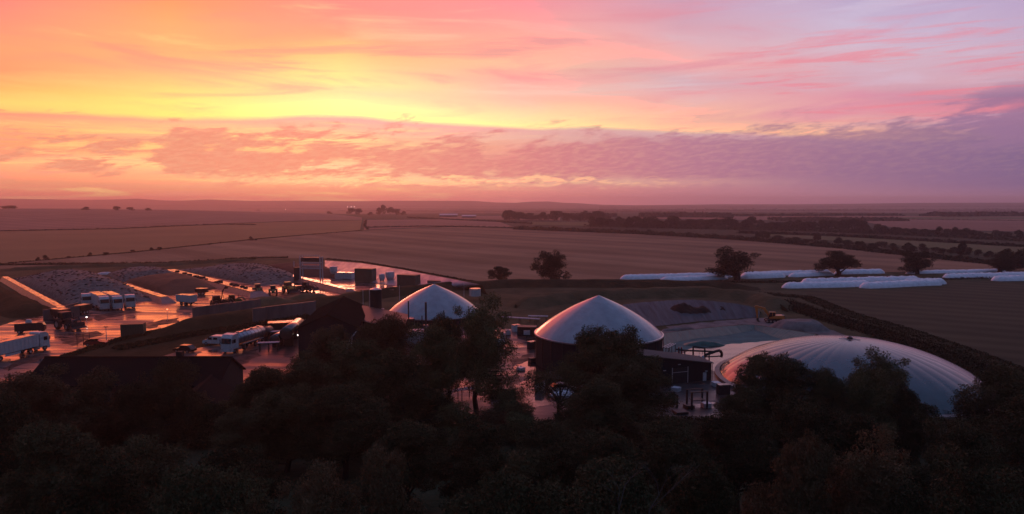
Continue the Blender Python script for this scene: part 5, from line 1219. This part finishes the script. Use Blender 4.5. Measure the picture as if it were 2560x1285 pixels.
def ibc(label, px, py, group):
    t = thing('liquid_tote', label, 'tote', P(px, py), 0.1, group)
    MB().box((0, 0, .68), (1.1, 1.0, 1.05)).build('bottle', white, t); MB().box((0, 0, .07), (1.2, 1.1, .14)).build('pallet_base', dark, t)
    mb = MB(); [mb.tube((x, y, .1), (x, y, 1.25), .02, n=4) for x in (-.57, -.2, .2, .57) for y in (-.53, .53)]; [mb.path([(-.57, -.53, z), (.57, -.53, z), (.57, .53, z), (-.57, .53, z), (-.57, -.53, z)], .02, 4) for z in (.5, .9, 1.25)]; mb.build('cage', silver, t)
    MB().tube((0, 0, 1.2), (0, 0, 1.3), .12).build('cap', dark, t)
for k, (px, py, l) in enumerate([(1256, 846, 'white tote, front one of the cluster right of the forked tree'), (1270, 838, 'white tote, rear one of the cluster right of the forked tree'), (1392, 925, 'white tote lying near the pale metal stair'), (1640, 958, 'white tote seen through the trees left of the shed'), (1618, 952, 'white tote leftmost under the trees by the shed')]):
    ibc(l, px, py, 'white liquid totes about the yard')
heap('sheet_pile', (1407, 985), (2.0, 1.0), 0.6, bagm, 'crumpled white sheet pile on the yard by the sparse tree', 'sheet pile', .3, 5)
cl = [('htank', 1245, 872, 'small silver horizontal tank beside the cabin by the forked tree'), ('rack', 1345, 806, 'pipe rack on the bank side left of the middle dome'), ('box', 1290, 828, 'grey plant cabinet on the damp ground left of the middle dome'),
      ('box', 1215, 905, 'grey plant cabinet half hidden right of the forked tree'), ('box', 1350, 975, 'grey plant cabinet standing in the pink puddled yard'), ('pal', 1330, 905, 'pallet stack left of the pale metal stair'), ('pal', 1302, 925, 'pallet stack in the pink puddles, furthest left'),
      ('pal', 1462, 950, 'pallet stack under the tree before the middle dome'), ('rack', 1150, 1000, 'pipe rack behind the forked trunk'), ('htank', 1090, 975, 'small silver horizontal tank behind the dark belt, centre left'), ('pal', 1690, 978, 'pallet stack in front of the roller door'),
      ('box', 1808, 985, 'grey plant cabinet past the right end of the long shed'), ('rack', 1672, 884, 'pipe rack between the middle dome and the pool'), ('box', 1330, 872, 'dark steel box beside the wall of the middle dome'), ('box', 1040, 955, 'grey plant cabinet seen through the belt below the control cabin')]
for k, (kd, px, py, lab) in enumerate(cl):
    if kd == 'htank': htank(lab, px, py, .7, 2.6, .3 + k, silver)
    elif kd == 'rack': piperack(lab, px, py, 5, -.2 + .1 * k, 1.6)
    elif kd == 'pal': pallets(lab, px, py, 3 + k % 3, copper if k % 2 else offwhite, 1.2, k * .4)
    else: hut(lab, px, py, (1.8, 1.1, 1.5), k * .3, dark if k % 2 else offwhite, wettop, 'plant_cabinet', 'cabinet', rib=False)
# houses in the lower left
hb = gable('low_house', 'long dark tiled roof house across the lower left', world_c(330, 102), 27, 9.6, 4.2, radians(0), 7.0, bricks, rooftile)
for x in (-9, -4, 1, 6): 
    wn_ = MB().box((x, -4.83, 2.4), (1.1, .08, 1.1)).build('window', glass, hb); MB().box((x, -4.86, 1.8), (1.3, .16, .1)).build('sill', offwhite, wn_)
MB().box((6.0, 0.3, 7.4), (.9, .7, 1.1)).build('chimney', bricks, hb)
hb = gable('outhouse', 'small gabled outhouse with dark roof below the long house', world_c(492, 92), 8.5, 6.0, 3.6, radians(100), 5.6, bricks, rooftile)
MB().box((-4.3, 0.8, 1.1), (.08, 1.0, 2.1)).build('door', offwhite, hb); MB().box((-4.3, -1.4, 1.5), (.08, .9, .9)).build('window', glass, hb)
pallets('white crate stack beside the outhouse door', 497, 1030, 3, white, .9)
# distant sheds and farm roofs
def far_shed(label, px, by, wpx, hpx, m, rm, dep=14, group=None):
    b0 = hit(px, by); s = F / b0.y; Wd = wpx / s; t = thing('farm_shed', label, 'shed', b0, 0, group); h = hpx / s
    MB().prism([(0, -1), (dep, -1), (dep, h * .6), (dep / 2, h), (0, h * .6)], -Wd / 2, Wd / 2, 'x').build('wall', m, t)
    r = MB(); r.prism([(-.5, h * .6), (dep / 2, h + .05), (dep / 2, h + .4), (-.5, h * .6 + .35)], -Wd / 2 - .5, Wd / 2 + .5, 'x'); r.prism([(dep + .5, h * .6), (dep / 2, h + .05), (dep / 2, h + .4), (dep + .5, h * .6 + .35)], -Wd / 2 - .5, Wd / 2 + .5, 'x'); r.build('roof', rm, t)
far_shed('long farm shed with white roof on the far plain', 1121, 543, 44, 8, dark, white)
far_shed('low grey roofed farm shed right of the white roofed one', 1172, 545, 34, 7, dark, offwhite)
FSG = 'small farm roofs among the far trees'
far_shed('pale farm roof, left of the lit one among the far trees', 1500, 566, 18, 7, bricks, offwhite, 10, FSG)
far_shed('pale farm roof next to the bright lamp among the far trees', 1600, 563, 30, 8, bricks, white, 10, FSG)
far_shed('long pale glasshouse roof in the tree belt', 1772, 571, 46, 3.5, dark, white, 10, FSG)
far_shed('faint long shed roof in the distant fields', 1650, 541, 50, 4, dark, offwhite, 12, FSG)
for px, by, h, l in [(1605, 563, 6, 'bright lamp over the farm roofs among the far trees'), (1517, 565, 3, 'pale lamp left of the farm roofs'), (1748, 569, 3, 'lamp at the left end of the glasshouse roof'), (869, 521, 2, 'far lamp on the plain, leftmost of three'), (878, 521, 2, 'far lamp on the plain, middle of three'), (886, 521, 2, 'far lamp on the plain, rightmost of three'), (714, 527, 2, 'tiny lamp on the left hill skyline')]:
    b0 = hit(px, by); s = F / b0.y; t = thing('yard_lamp', l, 'lamp', b0); hh = h / s + 1.5; MB().tube((0, 0, 0), (0, 0, hh), .12, n=6).build('pole', dark, t); k = .7 / s
    MB().ring([(0.001, hh), (k, hh + k), (k, hh + 1.6 * k), (0.001, hh + 2.4 * k)], n=8).build('lamp_head', lamp_white, t)
# dead branches at the bottom
def dead(label, px, py, D, seed):
    rg = random.Random(seed); d = pdir(px, py); k = D / d.y; x, z = d.x * k, H + d.z * k; t = thing('dead_tree', label, 'tree', (x, D, 0))
    def br(mb, p, v, r, n):
        if n == 0: return
        q = p + v; mb.tube(p, q, r, r * .62, 5, cap=False)
        for _ in range(2 if n > 1 else 1): br(mb, q, Vector((v.x * .7 + rg.uniform(-.5, .5), v.y * .7 + rg.uniform(-.4, .4), abs(v.z) * .75 + rg.uniform(0, .2))), r * .62, n - 1)
    mb = MB(); mb.tube((0, 0, 0), (0.2, 0, z - 2.4), .14, .07, 7, cap=False); mb.build('trunk', palebark, t)
    mb = MB(); br(mb, Vector((.2, 0, z - 2.4)), Vector((rg.uniform(-.2, .2), 0, 1.0)), .06, 5); mb.build('branches', palebark, t)
dead('pale dead branches poking up at the bottom, left pair', 1545, 1222, 42, 1)
dead('pale dead forked twigs at the bottom, right pair', 1610, 1218, 42, 2)

# ------------------------------------------------------------------ evening haze
hz = MB().box((0, 3500, 12), (11400, 7860, 134)).build('haze', dark); tag(hz, kind='stuff')
hz.location = (0, 0, 0)
hm = bpy.data.materials.new('haze_air'); hm.use_nodes = True; tt = hm.node_tree; tt.nodes.clear()
pv = tt.nodes.new('ShaderNodeVolumePrincipled'); ou = tt.nodes.new('ShaderNodeOutputMaterial'); tt.links.new(pv.outputs[0], ou.inputs['Volume'])
pv.inputs['Color'].default_value = (1.0, 0.87, 0.90, 1); pv.inputs['Density'].default_value = 1.7e-4; pv.inputs['Anisotropy'].default_value = 0.6
hz.data.materials.clear(); hz.data.materials.append(hm)
